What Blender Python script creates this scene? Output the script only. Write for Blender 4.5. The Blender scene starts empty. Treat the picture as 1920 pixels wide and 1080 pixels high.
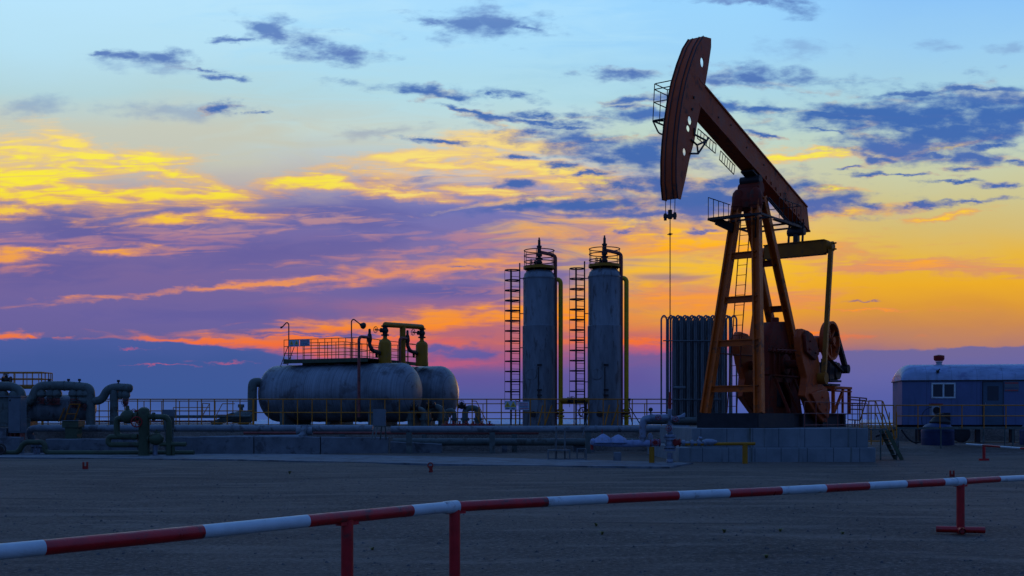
import bpy, bmesh, math, random
from mathutils import Vector, Matrix
random.seed(7)
C = bpy.context.scene.collection
SC = bpy.context.scene
F = 2133.0          # focal length in photograph pixels (1920 wide)
EYE = 1.5
HOR = 786.0

# ---------------------------------------------------------------- camera
cam = bpy.data.cameras.new('camera')
cam.sensor_width = 36.0
cam.lens = F / 1920 * 36.0
cam.shift_y = (HOR - 540) / 1920
cam.clip_start = 0.1
cam.clip_end = 30000
camo = bpy.data.objects.new('camera', cam)
camo.location = (0, 0, EYE)
camo.rotation_euler = (math.radians(90), 0, 0)
C.objects.link(camo)
SC.camera = camo

# ---------------------------------------------------------------- exposure
SC.view_settings.view_transform = 'Standard'
SC.view_settings.look = 'None'
SC.view_settings.exposure = 0
SC.view_settings.gamma = 1
SC.cycles.use_adaptive_sampling = True
SC.cycles.adaptive_threshold = 0.02
SC.cycles.max_bounces = 4
SC.cycles.diffuse_bounces = 2
SC.cycles.glossy_bounces = 2

# ---------------------------------------------------------------- sun: just above the cloud bank, very weak
sun = bpy.data.lights.new('sun', 'SUN')
sun.energy = 0.12
sun.angle = math.radians(6)
sun.color = (1.0, 0.55, 0.25)
suno = bpy.data.objects.new('sun', sun)
saz, sel = math.radians(14), math.radians(3.0)
sd = Vector((math.sin(saz) * math.cos(sel), math.cos(saz) * math.cos(sel), math.sin(sel)))
suno.rotation_euler = sd.to_track_quat('Z', 'Y').to_euler()
C.objects.link(suno)

# ---------------------------------------------------------------- sky
def lin(c):
    out = []
    for v in c:
        v /= 255.0
        out.append(v / 12.92 if v <= 0.04045 else ((v + 0.055) / 1.055) ** 2.4)
    return (*out, 1.0)

W = bpy.data.worlds.new('World')
SC.world = W
W.use_nodes = True
NT = W.node_tree
NT.nodes.clear()

class G:
    def __init__(s, nt, flat=False): s.nt = nt; s.flat = flat
    def n(s, t, **k):
        o = s.nt.nodes.new(t)
        for a, b in k.items(): setattr(o, a, b)
        return o
    def put(s, sock, v):
        if isinstance(v, bpy.types.NodeSocket): s.nt.links.new(v, sock)
        else: sock.default_value = v
    def m(s, op, a, b=0.0, c=None, clamp=False):
        o = s.n('ShaderNodeMath', operation=op, use_clamp=clamp)
        s.put(o.inputs[0], a); s.put(o.inputs[1], b)
        if c is not None: s.put(o.inputs[2], c)
        return o.outputs[0]
    def mr(s, v, a, b, c=0.0, d=1.0, smooth=True):
        o = s.n('ShaderNodeMapRange', interpolation_type='SMOOTHSTEP' if smooth else 'LINEAR')
        s.put(o.inputs[0], v)
        for i, q in enumerate((a, b, c, d)): s.put(o.inputs[i + 1], q)
        return o.outputs[0]
    def xyz(s, x, y, z=0.0):
        o = s.n('ShaderNodeCombineXYZ')
        s.put(o.inputs[0], x); s.put(o.inputs[1], y); s.put(o.inputs[2], z)
        return o.outputs[0]
    def noise(s, vec, scale, detail=6, rough=0.55, dist=0.0):
        o = s.n('ShaderNodeTexNoise', noise_dimensions='2D' if s.flat else '3D')
        s.put(o.inputs['Vector'], vec)
        o.inputs['Scale'].default_value = scale
        o.inputs['Detail'].default_value = detail
        o.inputs['Roughness'].default_value = rough
        o.inputs['Distortion'].default_value = dist
        return o
    def mix(s, f, a, b):
        o = s.n('ShaderNodeMix', data_type='RGBA')
        s.put(o.inputs[0], f); s.put(o.inputs[6], a); s.put(o.inputs[7], b)
        return o.outputs[2]
    def ramp(s, f, stops, srgb=True, interp='LINEAR'):
        o = s.n('ShaderNodeValToRGB')
        s.put(o.inputs[0], f)
        e = o.color_ramp.elements
        o.color_ramp.interpolation = interp
        while len(e) < len(stops): e.new(0.5)
        for q, (p, c) in zip(e, stops):
            q.position = p
            q.color = lin(c) if srgb else c
        return o.outputs[0]

g = G(NT, True)
tc = g.n('ShaderNodeTexCoord')
sep = g.n('ShaderNodeSeparateXYZ')
NT.links.new(tc.outputs['Generated'], sep.inputs[0])
dx, dy, dz = sep.outputs
yc = g.m('MAXIMUM', dy, 0.12)
# sky directions on the plane tangent to the western horizon, in units in which the photograph is 1920 x 1080
PX = g.m('ADD', g.m('MULTIPLY', g.m('DIVIDE', dx, yc), F), 960.0)
PY = g.m('SUBTRACT', HOR, g.m('MULTIPLY', g.m('DIVIDE', dz, yc), F))
P0 = g.xyz(PX, PY, 1.0)
st = g.xyz(g.m('MULTIPLY', PX, 0.40), PY)          # cloud noise is drawn out sideways
nA = g.noise(st, 1 / 34.0, 8, 0.57)
nB = g.noise(st, 1 / 16.0, 7, 0.62)
nW = g.noise(st, 1 / 22.0, 6, 0.6)
nL = g.noise(g.xyz(g.m('MULTIPLY', PX, 0.16), PY), 1 / 28.0, 6, 0.54, 0.7)   # long streaks
nS = g.noise(g.xyz(g.m('ADD', g.m('MULTIPLY', PX, 0.13), g.m('MULTIPLY', PY, 0.25)), PY), 1 / 11.0, 4, 0.5, 0.8)   # silky fibres
nBig = g.noise(g.xyz(g.m('MULTIPLY', PX, 0.35), PY), 1 / 90.0, 5, 0.55)
def cen(n): return g.m('SUBTRACT', n.outputs[0], 0.5)
# domain warp
wv = g.n('ShaderNodeVectorMath', operation='SUBTRACT'); NT.links.new(nW.outputs['Color'], wv.inputs[0]); wv.inputs[1].default_value = (0.5, 0.5, 0.5)
ws = g.n('ShaderNodeVectorMath', operation='MULTIPLY'); NT.links.new(wv.outputs[0], ws.inputs[0]); ws.inputs[1].default_value = (90, 26, 0)
wa = g.n('ShaderNodeVectorMath', operation='ADD'); NT.links.new(P0, wa.inputs[0]); NT.links.new(ws.outputs[0], wa.inputs[1])
PW = wa.outputs[0]

SH = {}
def sheared(vec, deg):
    """sky coordinates sheared so that a slightly tilted ellipse becomes an upright one"""
    k = (id(vec) if vec is P0 else 1, deg)
    if k not in SH:
        sp = g.n('ShaderNodeSeparateXYZ'); NT.links.new(vec, sp.inputs[0])
        SH[k] = g.xyz(sp.outputs[0], g.m('MULTIPLY_ADD', sp.outputs[0], -math.tan(math.radians(deg)), sp.outputs[1]), 0.0)
    return SH[k]

def blobs(lst, vec):
    """distance to the nearest of a set of ellipses, 1 on their outlines"""
    acc = None
    for (cx, cy, rx, ry, rot) in lst:
        deg = min((-12, -5, 0, 5, 12, 20), key=lambda q: abs(q - rot))
        d = g.n('ShaderNodeVectorMath', operation='MULTIPLY_ADD')
        NT.links.new(sheared(vec, deg), d.inputs[0])
        d.inputs[1].default_value = (1 / rx, 1 / ry, 0)
        d.inputs[2].default_value = (-cx / rx, -(cy - cx * math.tan(math.radians(deg))) / ry, 0)
        ln = g.n('ShaderNodeVectorMath', operation='LENGTH'); NT.links.new(d.outputs[0], ln.inputs[0])
        acc = ln.outputs['Value'] if acc is None else g.m('MINIMUM', acc, ln.outputs['Value'])
    return g.m('POWER', acc, 0.72)

def yr(v):      # photograph row -> ramp position
    return 1 - (v + 250) / 1036.0
RP = g.m('DIVIDE', g.m('SUBTRACT', HOR, g.m('ADD', PY, g.m('MULTIPLY', cen(nBig), 46.0))), 1036.0)
def col(stops):
    stops = sorted([(yr(y), c) for y, c in stops])
    return g.ramp(RP, stops)
colL = col([(-250, (120, 168, 222)), (0, (184, 228, 252)), (90, (182, 224, 243)), (170, (180, 213, 220)), (235, (198, 202, 188)), (300, (196, 198, 184)),
            (350, (182, 170, 172)), (395, (124, 116, 164)), (440, (116, 104, 162)), (520, (118, 101, 156)), (590, (108, 98, 158)), (630, (104, 96, 154)), (660, (70, 90, 156)), (786, (62, 88, 152))])
colM = col([(-250, (118, 170, 226)), (0, (170, 221, 254)), (90, (170, 220, 248)), (180, (178, 219, 232)), (240, (196, 216, 212)), (280, (190, 205, 205)), (318, (188, 188, 192)),
            (352, (158, 150, 184)), (395, (116, 118, 180)), (440, (122, 114, 172)), (490, (134, 114, 160)), (545, (112, 102, 164)), (590, (170, 108, 130)), (640, (190, 104, 112)), (672, (158, 90, 134)), (705, (104, 86, 152)), (750, (82, 86, 154)), (786, (72, 92, 158))])
colC = col([(-250, (112, 160, 222)), (0, (155, 213, 255)), (90, (158, 212, 248)), (180, (172, 214, 228)), (260, (192, 214, 200)), (340, (204, 200, 170)), (400, (232, 190, 120)), (445, (252, 194, 56)),
            (500, (246, 190, 52)), (548, (244, 172, 50)), (590, (236, 158, 48)), (615, (218, 132, 82)), (640, (196, 104, 104)), (664, (120, 92, 148)), (720, (94, 88, 156)), (786, (66, 92, 162))])
colR = col([(-250, (100, 148, 214)), (0, (142, 198, 248)), (90, (155, 206, 242)), (170, (168, 210, 226)), (260, (188, 208, 196)), (320, (200, 204, 168)), (380, (206, 196, 142)), (430, (214, 188, 116)),
            (480, (232, 182, 64)), (530, (236, 172, 42)), (575, (220, 152, 58)), (615, (202, 136, 82)), (650, (176, 122, 112)), (680, (112, 98, 156)), (786, (72, 90, 158))])
PM = g.m('ADD', PX, g.m('ADD', g.m('MULTIPLY', cen(nL), 700.0), g.m('MULTIPLY', cen(nBig), 500.0)))   # wisps reach across from one side to the other
base = g.mix(g.mr(PM, 300, 860), colL, colM)
base = g.mix(g.mr(PM, 900, 1330), base, colC)
base = g.mix(g.mr(PX, 1350, 1700), base, colR)

# --- soft violet and grey-blue veils
soft = blobs([(150, 430, 150, 52, 6), (90, 505, 150, 40, 0), (640, 402, 210, 42, 0), (560, 470, 300, 36, -4), (760, 340, 120, 16, 0), (420, 590, 320, 22, 0), (830, 545, 190, 16, -2), (1250, 520, 90, 10, 0)], P0)
softm = g.m('MULTIPLY', g.mr(g.m('ADD', g.m('SUBTRACT', 1.25, soft), g.m('MULTIPLY', cen(nL), 1.6)), 0.1, 0.9), 0.55)
base = g.mix(softm, base, g.ramp(RP, [(yr(640), (96, 92, 158)), (yr(420), (88, 88, 156)), (yr(330), (112, 112, 168))]))
haz = blobs([(320, 208, 210, 26, 0), (80, 200, 110, 30, 0), (1170, 142, 95, 22, 0), (1770, 85, 60, 12, 0), (1890, 92, 50, 14, 0), (1500, 90, 120, 22, 0), (1415, 247, 50, 9, 15), (1880, 345, 70, 8, 0), (700, 250, 160, 16, -3), (300, 128, 170, 16, 8), (880, 60, 120, 26, 2)], PW)
hazm = g.m('MULTIPLY', g.mr(g.m('ADD', g.m('SUBTRACT', 1.1, haz), g.m('MULTIPLY', cen(nA), 2.0)), 0.1, 1.1), 0.62)
base = g.mix(hazm, base, g.ramp(RP, [(yr(330), (176, 168, 168)), (yr(200), (134, 160, 196)), (yr(60), (128, 168, 216))]))

veil = blobs([(390, 432, 190, 22, -5), (110, 452, 150, 12, 0), (600, 412, 120, 8, 0), (930, 442, 240, 9, 0), (820, 470, 260, 8, -4), (960, 320, 190, 36, 0), (760, 330, 110, 22, 0), (1000, 545, 160, 12, 0), (330, 470, 120, 9, -4)], PW)
vm = g.m('MULTIPLY', g.mr(g.m('ADD', g.m('SUBTRACT', 1.3, veil), g.m('MULTIPLY', cen(nS), 2.6)), 0.0, 1.3), 0.6)
base = g.mix(vm, base, g.ramp(RP, [(yr(560), (196, 126, 122)), (yr(450), (196, 134, 138)), (yr(390), (222, 168, 140)), (yr(310), (236, 208, 170))]))
# --- clouds lit from below the horizon
lit = [(75, 288, 100, 26, 8), (150, 272, 62, 16, 22), (170, 296, 50, 18, 12), (40, 335, 150, 30, 6), (50, 365, 110, 14, 4), (130, 352, 120, 24, 10), (268, 292, 62, 13, 6), (300, 320, 80, 11, 14), (285, 364, 140, 15, 4), (375, 368, 75, 9, 2), (60, 372, 120, 12, 4),
       (20, 392, 50, 11, 0), (18, 484, 46, 14, 6), (318, 408, 78, 9, -4), (430, 402, 56, 8, 2), (575, 338, 62, 13, -8), (610, 330, 56, 11, 0), (670, 320, 60, 9, 6), (625, 350, 50, 8, 0), (90, 470, 70, 6, 0), (200, 470, 60, 7, 0),
       (910, 252, 70, 8, 0), (950, 272, 110, 12, 6), (830, 288, 120, 9, -8), (900, 358, 90, 9, 0), (1010, 312, 120, 9, 4), (1080, 338, 130, 12, 0), (1040, 372, 60, 5, 0), (1185, 384, 22, 6, 0), (860, 312, 120, 7, 0), (740, 362, 120, 8, 4),
       (1130, 378, 60, 6, 0), (1500, 294, 80, 6, -3), (1560, 280, 60, 3, 2), (1775, 278, 80, 3.5, -14), (1765, 408, 55, 5, -10), (1570, 400, 110, 6, -3), (1560, 352, 40, 4, 0), (1270, 446, 170, 26, 4), (1420, 470, 150, 16, 0), (1700, 500, 150, 10, 0), (1330, 556, 150, 18, 0),
       (520, 529, 290, 5, -6), (740, 511, 170, 12, -5), (870, 498, 110, 14, -4), (700, 612, 200, 13, -4), (860, 598, 170, 15, -4), (620, 640, 190, 14, 2), (400, 640, 130, 5, 2), (560, 655, 80, 9, 8), (1010, 590, 120, 16, 0),
       (12, 630, 44, 6, 4), (60, 634, 40, 2.5, 2), (1620, 581, 90, 2, 0), (1220, 640, 150, 8, 0), (1450, 630, 120, 4, 0)]
dl = blobs(lit, PW)
fl = g.m('ADD', g.m('ADD', g.m('SUBTRACT', 1.30, dl), g.m('MULTIPLY', cen(nL), 2.5)), g.m('MULTIPLY', cen(nS), 0.9))
ml = g.mr(fl, -0.45, 0.75)
core = g.mr(fl, 0.1, 1.0)
midc = g.m('MULTIPLY', g.mr(PX, 560, 760), g.m('MULTIPLY', g.mr(PX, 1180, 1040), g.mr(PY, 430, 380)))
edgec = g.ramp(RP, [(yr(690), (196, 92, 120)), (yr(645), (228, 112, 74)), (yr(590), (234, 142, 76)), (yr(520), (206, 132, 122)), (yr(440), (222, 150, 110)), (yr(380), (232, 168, 104)), (yr(300), (240, 190, 118)), (yr(240), (236, 205, 150))])
cvar = g.mr(nS.outputs[0], 0.36, 0.6)
corec = g.ramp(RP, [(yr(690), (214, 92, 110)), (yr(655), (248, 108, 44)), (yr(630), (252, 122, 34)), (yr(608), (255, 146, 26)), (yr(575), (252, 156, 40)), (yr(510), (232, 146, 96)), (yr(470), (255, 172, 36)), (yr(410), (255, 206, 44)), (yr(350), (255, 236, 26)), (yr(300), (255, 240, 34)), (yr(255), (255, 226, 96))])
corec = g.mix(g.m('MULTIPLY', midc, 0.62), corec, lin((250, 214, 136)))
skyc = g.mix(g.m('MULTIPLY', ml, 0.9), base, g.mix(g.m('MULTIPLY', core, g.m('ADD', 0.6, g.m('MULTIPLY', cvar, 0.4))), edgec, corec))

# --- pink streaks in and above the low bank
dp = blobs([(430, 679, 70, 3.5, 0), (300, 686, 110, 2, 0), (860, 684, 150, 10, 0), (1220, 655, 160, 10, 0), (800, 640, 120, 10, 0), (250, 653, 40, 3, 0)], PW)
mp_ = g.m('MULTIPLY', g.mr(g.m('ADD', g.m('SUBTRACT', 1.1, dp), g.m('MULTIPLY', cen(nL), 1.2)), 0.1, 0.9), 0.6)

# --- low cloud bank over the sea
edge = g.n('ShaderNodeFloatCurve')
ex = g.m('DIVIDE', PX, 1920.0, clamp=True)
NT.links.new(ex, edge.inputs[1])
cu = edge.mapping.curves[0]
pts = [(0, 636), (200, 636), (330, 641), (420, 652), (520, 664), (600, 682), (760, 696), (900, 699), (1100, 694), (1240, 682), (1300, 662), (1500, 659), (1700, 655), (1920, 650)]
cu.points[0].location = (0, (pts[0][1] - 600) / 120.0); cu.points[1].location = (1, (pts[-1][1] - 600) / 120.0)
for x, y in pts[1:-1]: cu.points.new(x / 1920.0, (y - 600) / 120.0)
edge.mapping.update()
ey = g.m('ADD', g.m('MULTIPLY', edge.outputs[0], 120.0), 600.0)
ev = g.m('SUBTRACT', g.m('ADD', PY, g.m('MULTIPLY', cen(nA), 22.0)), ey)
soften = g.mr(g.m('ABSOLUTE', g.m('SUBTRACT', PX, 930.0)), 250, 420, 16.0, 2.6)
mb = g.mr(g.m('DIVIDE', ev, soften), -1.0, 1.0)
bkL = g.ramp(RP, [(yr(786), (66, 94, 160)), (yr(740), (60, 88, 152)), (yr(680), (64, 88, 152)), (yr(640), (74, 92, 158))])
bkM = g.ramp(RP, [(yr(786), (76, 96, 166)), (yr(750), (80, 88, 156)), (yr(710), (96, 86, 154)), (yr(670), (110, 94, 154))])
bkR = g.ramp(RP, [(yr(786), (66, 92, 164)), (yr(750), (84, 93, 164)), (yr(700), (100, 100, 164)), (yr(655), (112, 103, 154))])
bank = g.mix(g.mr(PX, 1150, 1400), g.mix(g.mr(PX, 430, 900), bkL, bkM), bkR)
skyc = g.mix(mb, skyc, bank)
skyc = g.mix(mp_, skyc, lin((196, 92, 122)))

# --- dark broken clouds against the light
dark = [(504, 54, 30, 18, 0), (522, 68, 52, 14, 12), (572, 80, 56, 18, 12), (640, 98, 54, 13, 8), (450, 73, 32, 4, -4), (302, 108, 48, 12, 8), (244, 103, 28, 8, 0), (200, 100, 20, 4, 0), (425, 147, 34, 4, 3), (375, 133, 26, 3, 8),
        (423, 203, 24, 8, 0), (483, 211, 14, 3, 0), (940, 42, 52, 20, 4), (868, 46, 48, 15, -6), (815, 42, 40, 12, 12), (985, 52, 30, 6, 10), (790, 171, 84, 8, 5), (850, 180, 40, 5, 5), (962, 178, 34, 8, 4), (920, 178, 13, 4, 0), (1400, 146, 100, 12, 2), (1180, 138, 50, 9, 0),
        (880, 208, 66, 4, 15), (1000, 228, 96, 5, 8), (1010, 216, 50, 6, 0), (1070, 240, 50, 4, 8), (1000, 250, 52, 9, 6), (1110, 264, 130, 16, 6), (1190, 282, 95, 22, 8), (1205, 300, 56, 20, 0), (1140, 298, 56, 10, 5), (830, 267, 50, 4, 3), (800, 262, 40, 2.5, 4),
        (1055, 312, 34, 6, 0), (965, 295, 30, 3.5, 0), (1195, 188, 62, 7, -4), (1215, 212, 62, 11, 0), (1170, 200, 40, 5, 0), (1100, 325, 40, 4, -6), (970, 345, 36, 6, 0), (1150, 350, 70, 9, -4), (1240, 352, 90, 26, 0), (1380, 372, 130, 30, 0), (1100, 384, 84, 12, -2), (970, 386, 84, 8, -4), (1210, 400, 130, 11, 0), (1290, 372, 140, 36, 0), (1180, 352, 90, 14, -3),
        (1350, 345, 60, 14, 0), (1440, 350, 60, 10, 0), (1490, 368, 80, 26, 5), (1540, 378, 90, 20, 4), (1620, 384, 70, 8, 3), (1706, 386, 26, 4, -3), (1745, 222, 215, 36, 0), (1600, 208, 70, 16, 4), (1700, 262, 120, 28, 8), (1820, 190, 130, 22, 0), (1880, 222, 140, 46, -6), (1730, 250, 130, 36, 2), (1690, 245, 120, 24, 10), (1665, 275, 80, 20, 14), (1645, 296, 38, 9, 14), (1560, 216, 100, 12, 4),
        (1430, 205, 100, 6, 2), (1350, 195, 50, 8, 14), (1720, 175, 100, 6, -5), (1830, 168, 110, 5, 0), (1780, 245, 120, 22, -8), (1550, 244, 40, 4, 4), (1830, 296, 52, 12, 6), (1872, 275, 42, 5, -5), (1802, 315, 40, 6, -3), (1906, 304, 26, 5, 0), (1752, 294, 24, 5, 0), (1590, 315, 24, 3, 0),
        (1690, 328, 80, 3, 2), (1825, 377, 56, 4, -4), (1480, 4, 44, 14, 20), (1400, 0, 70, 5, 0), (1420, 252, 40, 4, 14), (1630, 565, 24, 2, 0), (1790, 340, 40, 2.5, 0), (1880, 348, 30, 4, 0), (555, 623, 90, 3.5, 2), (620, 629, 130, 2.2, 2), (440, 622, 50, 2.5, 0), (810, 656, 70, 7, -2), (870, 664, 70, 7, 0), (1170, 433, 26, 3, 0), (855, 500, 22, 2.5, 0), (1310, 432, 30, 3, 0)]
dd = blobs(dark, PW)
fd = g.m('ADD', g.m('ADD', g.m('SUBTRACT', 1.30, dd), g.m('MULTIPLY', cen(nA), 2.5)), g.m('MULTIPLY', cen(nB), 0.9))
md = g.m('MULTIPLY', g.mr(fd, -0.38, 1.0), 0.97)
dcol = g.ramp(RP, [(yr(660), (90, 88, 160)), (yr(560), (140, 104, 130)), (yr(430), (98, 108, 174)), (yr(380), (62, 100, 172)), (yr(200), (58, 104, 178)), (yr(110), (88, 122, 186)), (yr(0), (100, 140, 200))])
dcol = g.mix(g.m('MULTIPLY', g.mr(nBig.outputs[0], 0.42, 0.62), 0.3), dcol, g.ramp(RP, [(yr(600), (120, 100, 160)), (yr(380), (92, 106, 178)), (yr(200), (84, 124, 192)), (yr(0), (124, 146, 200))]))
fringe = g.m('MULTIPLY', g.m('MULTIPLY', g.mr(fd, -0.25, 0.15), g.mr(g.m('SUBTRACT', PY, 60.0), 0, 260)), g.m('MULTIPLY', g.m('MULTIPLY', g.mr(nL.outputs[0], 0.5, 0.66), 0.5), g.mr(PY, 470, 420)))
skyc = g.mix(fringe, skyc, lin((250, 206, 130)))
skyc = g.mix(md, skyc, dcol)

# --- the rest of the sphere: dusk blue overhead and in the east, warm towards both ends of the sunset
NIS = g.n('ShaderNodeTexSky', sky_type='NISHITA')
NIS.sun_disc = False
NIS.sun_elevation = sel
NIS.sun_rotation = saz
NIS.air_density = 1.0
NIS.dust_density = 2.0
nisv = g.n('ShaderNodeVectorMath', operation='SCALE'); NT.links.new(NIS.outputs[0], nisv.inputs[0]); nisv.inputs[3].default_value = 0.02
az = g.ramp(g.m('ADD', g.m('MULTIPLY', dy, 0.5), 0.5), [(0.0, (58, 98, 172)), (0.45, (66, 100, 176)), (0.8, (110, 112, 150)), (1.0, (190, 150, 100))])
up = g.mix(g.mr(dz, 0.02, 0.55), az, lin((78, 122, 200)))
rest = g.n('ShaderNodeMix', data_type='RGBA', blend_type='ADD')
rest.inputs[0].default_value = 1.0
NT.links.new(up, rest.inputs[6]); NT.links.new(nisv.outputs[0], rest.inputs[7])
skyc = g.mix(g.mr(dy, 0.38, 0.78), rest.outputs[2], skyc)
skyc = g.mix(g.mr(dz, -0.02, 0.0), lin((40, 46, 70)), skyc)
bg = g.n('ShaderNodeBackground')
NT.links.new(skyc, bg.inputs[0]); bg.inputs[1].default_value = 1.0
wo = g.n('ShaderNodeOutputWorld')
NT.links.new(bg.outputs[0], wo.inputs[0])
W.cycles.sampling_method = 'MANUAL'
W.cycles.sample_map_resolution = 512

# ================================================================ helpers
def at(px, py, Y):
    """world point seen at a photograph pixel at distance Y"""
    return Vector(((px - 960) / F * Y, Y, EYE + (HOR - py) / F * Y))
def zat(py, Y): return EYE + (HOR - py) / F * Y
def xat(px, Y): return (px - 960) / F * Y
def gY(py, z=0.0): return F * (EYE - z) / (py - HOR)

def mat(name, color, rough=0.6, metal=0.0, var=0.25, scale=3.0, bump=0.0, bscale=40.0, dirt=None, dirt_amt=0.0, stretch=(1, 1, 1), coat=0.0, spec=0.22):
    m = bpy.data.materials.new(name)
    m.use_nodes = True
    h = G(m.node_tree)
    b = m.node_tree.nodes['Principled BSDF']
    t = h.n('ShaderNodeTexCoord')
    mp = h.n('ShaderNodeMapping'); mp.inputs['Scale'].default_value = stretch
    h.put(mp.inputs[0], t.outputs['Object'])
    oi = h.n('ShaderNodeObjectInfo'); ro = h.m('MULTIPLY', oi.outputs['Random'], 41.0); h.put(mp.inputs['Location'], h.xyz(ro, ro, ro))   # every piece weathers differently
    n1 = h.noise(mp.outputs[0], scale, 6, 0.6)
    f = h.mr(n1.outputs[0], 0.3, 0.7, 0, 1, False)
    c = (*color, 1.0)
    lo = tuple(v * (1 - var) for v in color) + (1.0,)
    hi = tuple(min(1, v * (1 + var)) for v in color) + (1.0,)
    cc = h.mix(f, lo, hi)
    if dirt:
        n2 = h.noise(mp.outputs[0], scale * 0.8 + 0.4, 8, 0.68, 0.3)
        d = h.mr(n2.outputs[0], 0.60 - dirt_amt * 0.2, 0.72 - dirt_amt * 0.2)
        cc = h.mix(h.m('MULTIPLY', d, 0.85), cc, (*dirt, 1.0))
    h.put(b.inputs['Base Color'], cc)
    rr = h.mr(n1.outputs[0], 0.3, 0.7, max(0.05, rough - 0.12), min(1, rough + 0.12), False)
    h.put(b.inputs['Roughness'], rr)
    b.inputs['Metallic'].default_value = metal
    b.inputs['Specular IOR Level'].default_value = spec
    b.inputs['Coat Weight'].default_value = coat
    if bump:
        bp = h.n('ShaderNodeBump'); bp.inputs['Strength'].default_value = bump; bp.inputs['Distance'].default_value = 0.01
        n3 = h.noise(mp.outputs[0], bscale, 5, 0.6)
        h.put(bp.inputs['Height'], n3.outputs[0])
        h.put(b.inputs['Normal'], bp.outputs[0])
    return m

M = {}
M['orange'] = mat('orange_paint', (0.42, 0.058, 0.008), 0.55, 0, 0.3, 2.0, 0.15, 30, (0.10, 0.035, 0.02), 0.35)
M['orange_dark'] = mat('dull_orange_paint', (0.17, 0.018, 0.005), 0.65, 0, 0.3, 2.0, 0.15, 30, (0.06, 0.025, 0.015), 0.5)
M['leg_orange'] = mat('amber_orange_paint', (0.50, 0.085, 0.004), 0.45, 0, 0.25, 2.0, 0.1, 30, (0.14, 0.05, 0.02), 0.3)
M['yellow'] = mat('yellow_paint', (0.29, 0.125, 0.004), 0.5, 0, 0.2, 3.0, 0.1, 30, (0.2, 0.1, 0.03), 0.25)
M['pump_yellow'] = mat('shaded_orange_yellow_paint', (0.26, 0.085, 0.004), 0.55, 0, 0.25, 2.0, 0.1, 30, (0.1, 0.05, 0.02), 0.3)  # yellow darkened, with the shade on equalizer and pitman put into the colour
M['pipe_yellow'] = mat('bright_yellow_pipe_paint', (0.44, 0.27, 0.006), 0.45, 0, 0.2, 2.0, 0.1, 30, (0.2, 0.1, 0.03), 0.2)
M['rail_yellow'] = mat('rail_yellow', (0.42, 0.15, 0.01), 0.5, 0, 0.2, 3.0)
M['zinc'] = mat('weathered_zinc_sheet', (0.155, 0.175, 0.19), 0.5, 0.3, 0.3, 1.6, 0.5, 14, (0.075, 0.065, 0.06), 0.35, (2.2, 2.2, .5))
M['pipe_grey'] = mat('grey_green_pipe_paint', (0.085, 0.105, 0.095), 0.55, 0, 0.3, 2.0, 0.2, 30, (0.05, 0.045, 0.035), 0.4)
M['pipe_green'] = mat('olive_green_pipe_paint', (0.05, 0.068, 0.036), 0.55, 0, 0.3, 2.0, 0.2, 30, (0.04, 0.035, 0.025), 0.4)
M['pipe_light'] = mat('pale_grey_pipe_wrap', (0.16, 0.19, 0.21), 0.5, 0, 0.25, 2.0, 0.3, 20, (0.07, 0.07, 0.07), 0.4)
M['silver'] = mat('aluminium_paint', (0.17, 0.20, 0.25), 0.42, 0.3, 0.25, 4.0, 0.2, 30, (0.12, 0.1, 0.09), 0.3)
M['wrap'] = mat('white_cloth_wrap', (0.20, 0.24, 0.36), 0.8, 0, 0.2, 6.0, 0.8, 30, (0.2, 0.19, 0.2), 0.4)
M['steel'] = mat('dark_steel', (0.032, 0.026, 0.024), 0.55, 0.1, 0.3, 4.0)
M['black'] = mat('black_paint', (0.02, 0.02, 0.022), 0.6, 0, 0.4, 3.0, 0.2, 20)
M['rust_red'] = mat('red_brown_pipe_paint', (0.20, 0.055, 0.045), 0.6, 0, 0.3, 3.0, 0, 20, (0.05, 0.03, 0.03), 0.3)
M['red_valve'] = mat('red_valve_paint', (0.24, 0.018, 0.014), 0.5, 0, 0.25, 5.0)
M['red'] = mat('barrier_red_paint', (0.38, 0.004, 0.006), 0.38, 0, 0.25, 7.0, 0.25, 60, (0.07, 0.02, 0.018), 0.22, coat=0.15, spec=.4)
M['white'] = mat('barrier_white_paint', (0.42, 0.49, 0.50), 0.42, 0, 0.1, 7.0, 0.25, 60, (0.20, 0.17, 0.15), 0.18, coat=0.1, spec=.4)
M['whitedull'] = mat('dull_white_paint', (0.3, 0.32, 0.34), 0.6, 0, 0.12, 5.0)
M['silo'] = mat('blue_grey_steel_pipe', (0.105, 0.12, 0.125), 0.5, 0.2, 0.3, 2.0)
M['trailer'] = mat('blue_caravan_paint', (0.085, 0.115, 0.215), 0.5, 0, 0.12, 0.8, 0.15, 20, (0.09, 0.1, 0.2), 0.3)
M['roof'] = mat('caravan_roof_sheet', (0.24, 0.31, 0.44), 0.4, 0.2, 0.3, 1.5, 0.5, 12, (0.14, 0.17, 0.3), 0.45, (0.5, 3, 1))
M['door'] = mat('dark_green_door_paint', (0.05, 0.085, 0.12), 0.55, 0, 0.2, 2.0)
M['glass'] = mat('dark_window_glass', (0.03, 0.035, 0.045), 0.12, 0, 0.2, 1.0)
M['drum'] = mat('blue_drum_paint', (0.022, 0.038, 0.10), 0.5, 0, 0.25, 2.0, 0.1, 20)
M['cabinet'] = mat('grey_cabinet_paint', (0.11, 0.13, 0.145), 0.55, 0, 0.15, 2.0)
M['sign'] = mat('sign_white', (0.34, 0.42, 0.5), 0.5, 0, 0.08, 4.0)
M['sign_yellow'] = mat('sign_yellow', (0.6, 0.42, 0.03), 0.5, 0, 0.08, 4.0)
M['sign_ink'] = mat('sign_ink', (0.04, 0.05, 0.12), 0.6, 0, 0.1, 4.0)
M['sign_red'] = mat('sign_red', (0.4, 0.04, 0.05), 0.6, 0, 0.1, 4.0)
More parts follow.
